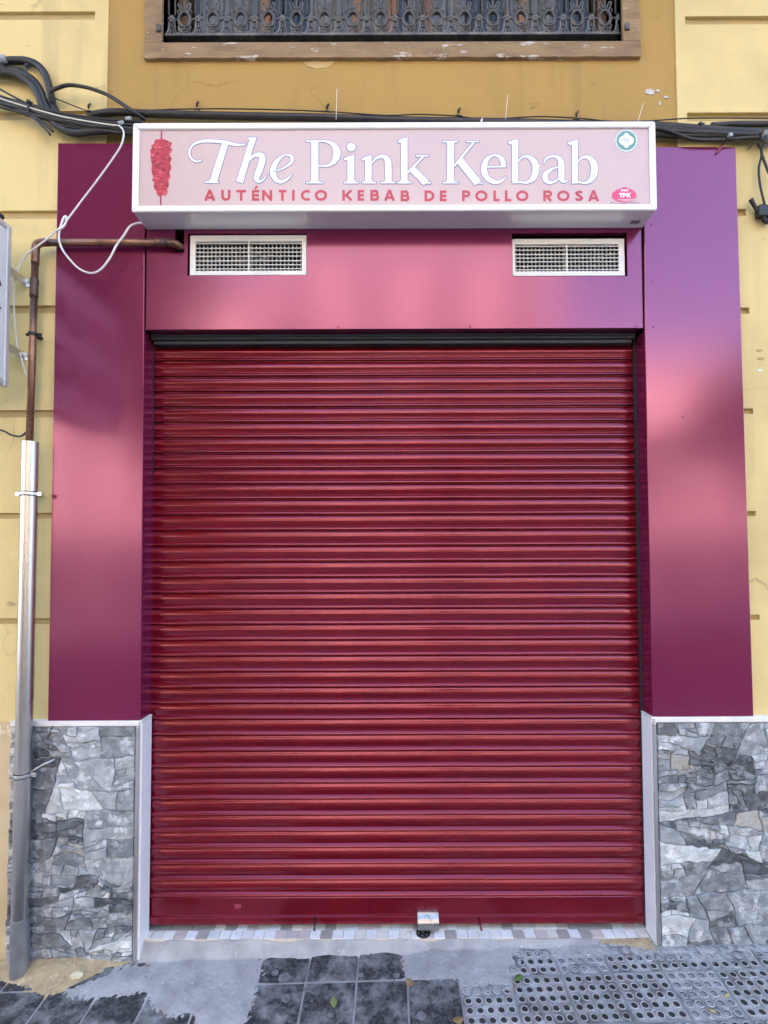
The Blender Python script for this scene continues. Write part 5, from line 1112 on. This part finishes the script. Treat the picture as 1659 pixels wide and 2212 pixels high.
def leaf(px, py, L_, W_, ang, m, label, curl=0.25):
    c_ = G(px, py, 0.004); n = 7; V = []; F = []
    for i in range(n + 1):
        t = i / n; w_ = W_ * math.sin(math.pi * min(1, t * 0.96 + 0.03)) ** 0.8; zz = curl * L_ * (t - 0.5) ** 2
        for s in (-1, 0, 1):
            x, y = (t - .5) * L_, s * w_; V.append((c_.x + x * math.cos(ang) - y * math.sin(ang), c_.y + x * math.sin(ang) + y * math.cos(ang), c_.z + zz + 0.25 * abs(s) * w_))
    for i in range(n):
        for s in (0, 1): F.append((i * 3 + s, i * 3 + s + 1, (i + 1) * 3 + s + 1, (i + 1) * 3 + s))
    root = thing('fallen_leaf', label, 'leaf', c_); o_ = obj('blade', V, F, m, root, True); sld = o_.modifiers.new('thick', 'SOLIDIFY'); sld.thickness = 0.0006
    q_ = MB(); a_ = Vector(V[1]); dd = Vector((math.cos(ang), math.sin(ang), 0)); q_.tube([a_ + dd * .002, a_ - dd * L_ * 0.3], 0.0006, 5); q_.build('stalk', m, root)
leaf(721, 2166, 0.052, 0.013, R(-80), M_LEAF, 'pale green pointed leaf lying on the dark tile near the bottom')
leaf(1121, 2113, 0.040, 0.014, R(40), mat('green_leaf_dark', (0.10, 0.19, 0.04), 0.6), 'bright green leaf on the dimpled paving')
leaf(886, 2126, 0.042, 0.016, R(-50), M_DRY, 'crumpled brown leaf on the tile joint below the floor lock', 0.9)
leaf(990, 2206, 0.040, 0.015, R(10), M_DRY, 'brown leaf at the bottom edge where dimpled paving starts', 0.7)
leaf(1570, 2150, 0.022, 0.006, R(30), mat('yellow_leaf', (0.5, 0.42, 0.14), 0.7), 'tiny yellow leaf on the dimpled paving at the right', 0.3)
leaf(1540, 2185, 0.022, 0.006, R(-30), mat('yellow_leaf', (0.5, 0.42, 0.14), 0.7), 'tiny yellow leaf near the bottom right corner', 0.3)
for i, (x, y, s_, w_) in enumerate(((166, 2107, 0.026, 'largest cream chip on the sandy rubble'), (134, 2082, 0.013, 'small cream chip near the top of the sandy rubble'))):
    c = G(x, y, 0.014); q = MB(); rr5 = random.Random(i); n = 9; V = [(c.x + s_ * math.cos(2 * math.pi * k / n) * rr5.uniform(.6, 1.1), c.y + 0.7 * s_ * math.sin(2 * math.pi * k / n) * rr5.uniform(.6, 1.1)) for k in range(n)]
    q.add([(a_, b_, c.z + 0.002 + 0.006 * rr5.random()) for a_, b_ in V] + [(a_, b_, c.z - 0.004) for a_, b_ in V], [list(range(n)), list(range(2 * n - 1, n - 1, -1))] + [((k + 1) % n, k, n + k, n + (k + 1) % n) for k in range(n)])
    tag(q.build('plaster_chip', mat('cream_chip', (0.66, 0.58, 0.38), 0.9)), w_, 'plaster chip')

# ------------------------------------------------------------------ across the street (seen only as reflections and as warm bounced light)
def facade(name, label, x0, x1, y, h, m, nx, nz, dz0, depth=6.0):
    t = thing(name, label, 'building', ((x0 + x1) / 2, y, -0.3)); W_ = (x1 - x0) / nx
    box('wall', (x0, y - depth, -0.5), (x1, y, h), m, t)
    q_ = MB(); q_.box((x0 - .1, y - .3, h), (x1 + .1, y + .35, h + .25)); q_.build('cornice', M_OPPT, t)
    for i in range(nx):
        q_ = MB(); q_.box((x0 + W_ * i + .12, y + 0.002, -0.4), (x0 + W_ * (i + 1) - .12, y + .06, 2.7)); q_.build('dark_reflection_box', M_OPPW, t)  # dark boxes added to darken the low reflections in shutter and panels
    for i in range(nx):
        for k in range(1, nz):
            xc, z = x0 + W_ * (i + .5), dz0 + 3.1 * k
            q_ = MB(); q_.box((xc - .55, y + 0.002, z), (xc + .55, y + .04, z + 1.9)); wd = q_.build('window', M_OPPW, t)
            if k: q_ = MB(); q_.box((xc - .9, y + 0.003, z - .2), (xc + .9, y + .7, z - .05)); q_.build('balcony', M_OPPT, t)
    return t
facade('far_building', 'sunlit cream building across the street, seen only as a warm reflection', 6.4, 16, -15.5, 8.4, M_OPP1, 4, 2, 1.2)
facade('far_building', 'taller salmon building across the street, seen only as a reflection', -5.0, 6.2, -16.5, 13.5, M_OPP2, 4, 4, 1.2)
facade('far_building', 'cream building far left across the street, seen only as a reflection', -16, -5.1, -15.8, 11.5, M_OPP1, 4, 3, 1.2)
def tree(label, x, y, h, r, seed):
    rr = random.Random(seed); t = thing('street_tree', label, 'tree', (x, y, -0.3), 'street trees across the road')
    q_ = MB(); q_.tube([(x, y, -0.3), (x + .05, y, h * .3), (x - .05, y + .05, h * .6)], [0.17, 0.13, 0.09], 9, sub=3)
    for k in range(6): a_ = k * 1.05; q_.tube([(x, y, h * (.35 + .04 * k)), (x + r * .6 * math.cos(a_), y + r * .6 * math.sin(a_), h * (.58 + .05 * k))], [0.06, 0.02], 6)
    q_.build('trunk', M_BARK, t, True)
    V = []; F = []; cl = [(rr.gauss(0, .45), rr.gauss(0, .45), rr.gauss(0, .40)) for _ in range(26)]
    for k in range(int(1500 * r ** 1.5) + 2600):
        a_ = rr.choice(cl); p = Vector((x + (a_[0] + rr.gauss(0, .17)) * r, y + (a_[1] + rr.gauss(0, .17)) * r, h * .68 + (a_[2] + rr.gauss(0, .15)) * r)); u = Vector((rr.gauss(0, 1), rr.gauss(0, 1), rr.gauss(0, 1))).normalized(); v = u.orthogonal().normalized(); s = rr.uniform(.10, .22)
        n0 = len(V); V += [p - u * s, p + v * s * .5, p + u * s, p - v * s * .5]; F.append((n0, n0 + 1, n0 + 2, n0 + 3))
    obj('crown', V, F, M_CROWN, t)
tree('large leafy street tree at the left, seen only as a dark reflection', -6.4, -8.2, 13.0, 3.0, 1)
tree('leafy street tree left of the middle, seen only as a dark reflection', -3.9, -9.4, 8.0, 1.7, 2)
tree('low leafy tree right of the middle, seen only as a dark reflection', 4.5, -9.0, 5.2, 0.9, 5)
tree('slim street tree near the middle, seen only as a dark reflection', 1.5, -8.8, 7.2, 1.0, 3)
tree('leafy street tree at the right, seen only as a dark reflection', 8.7, -9.2, 6.8, 1.8, 4)
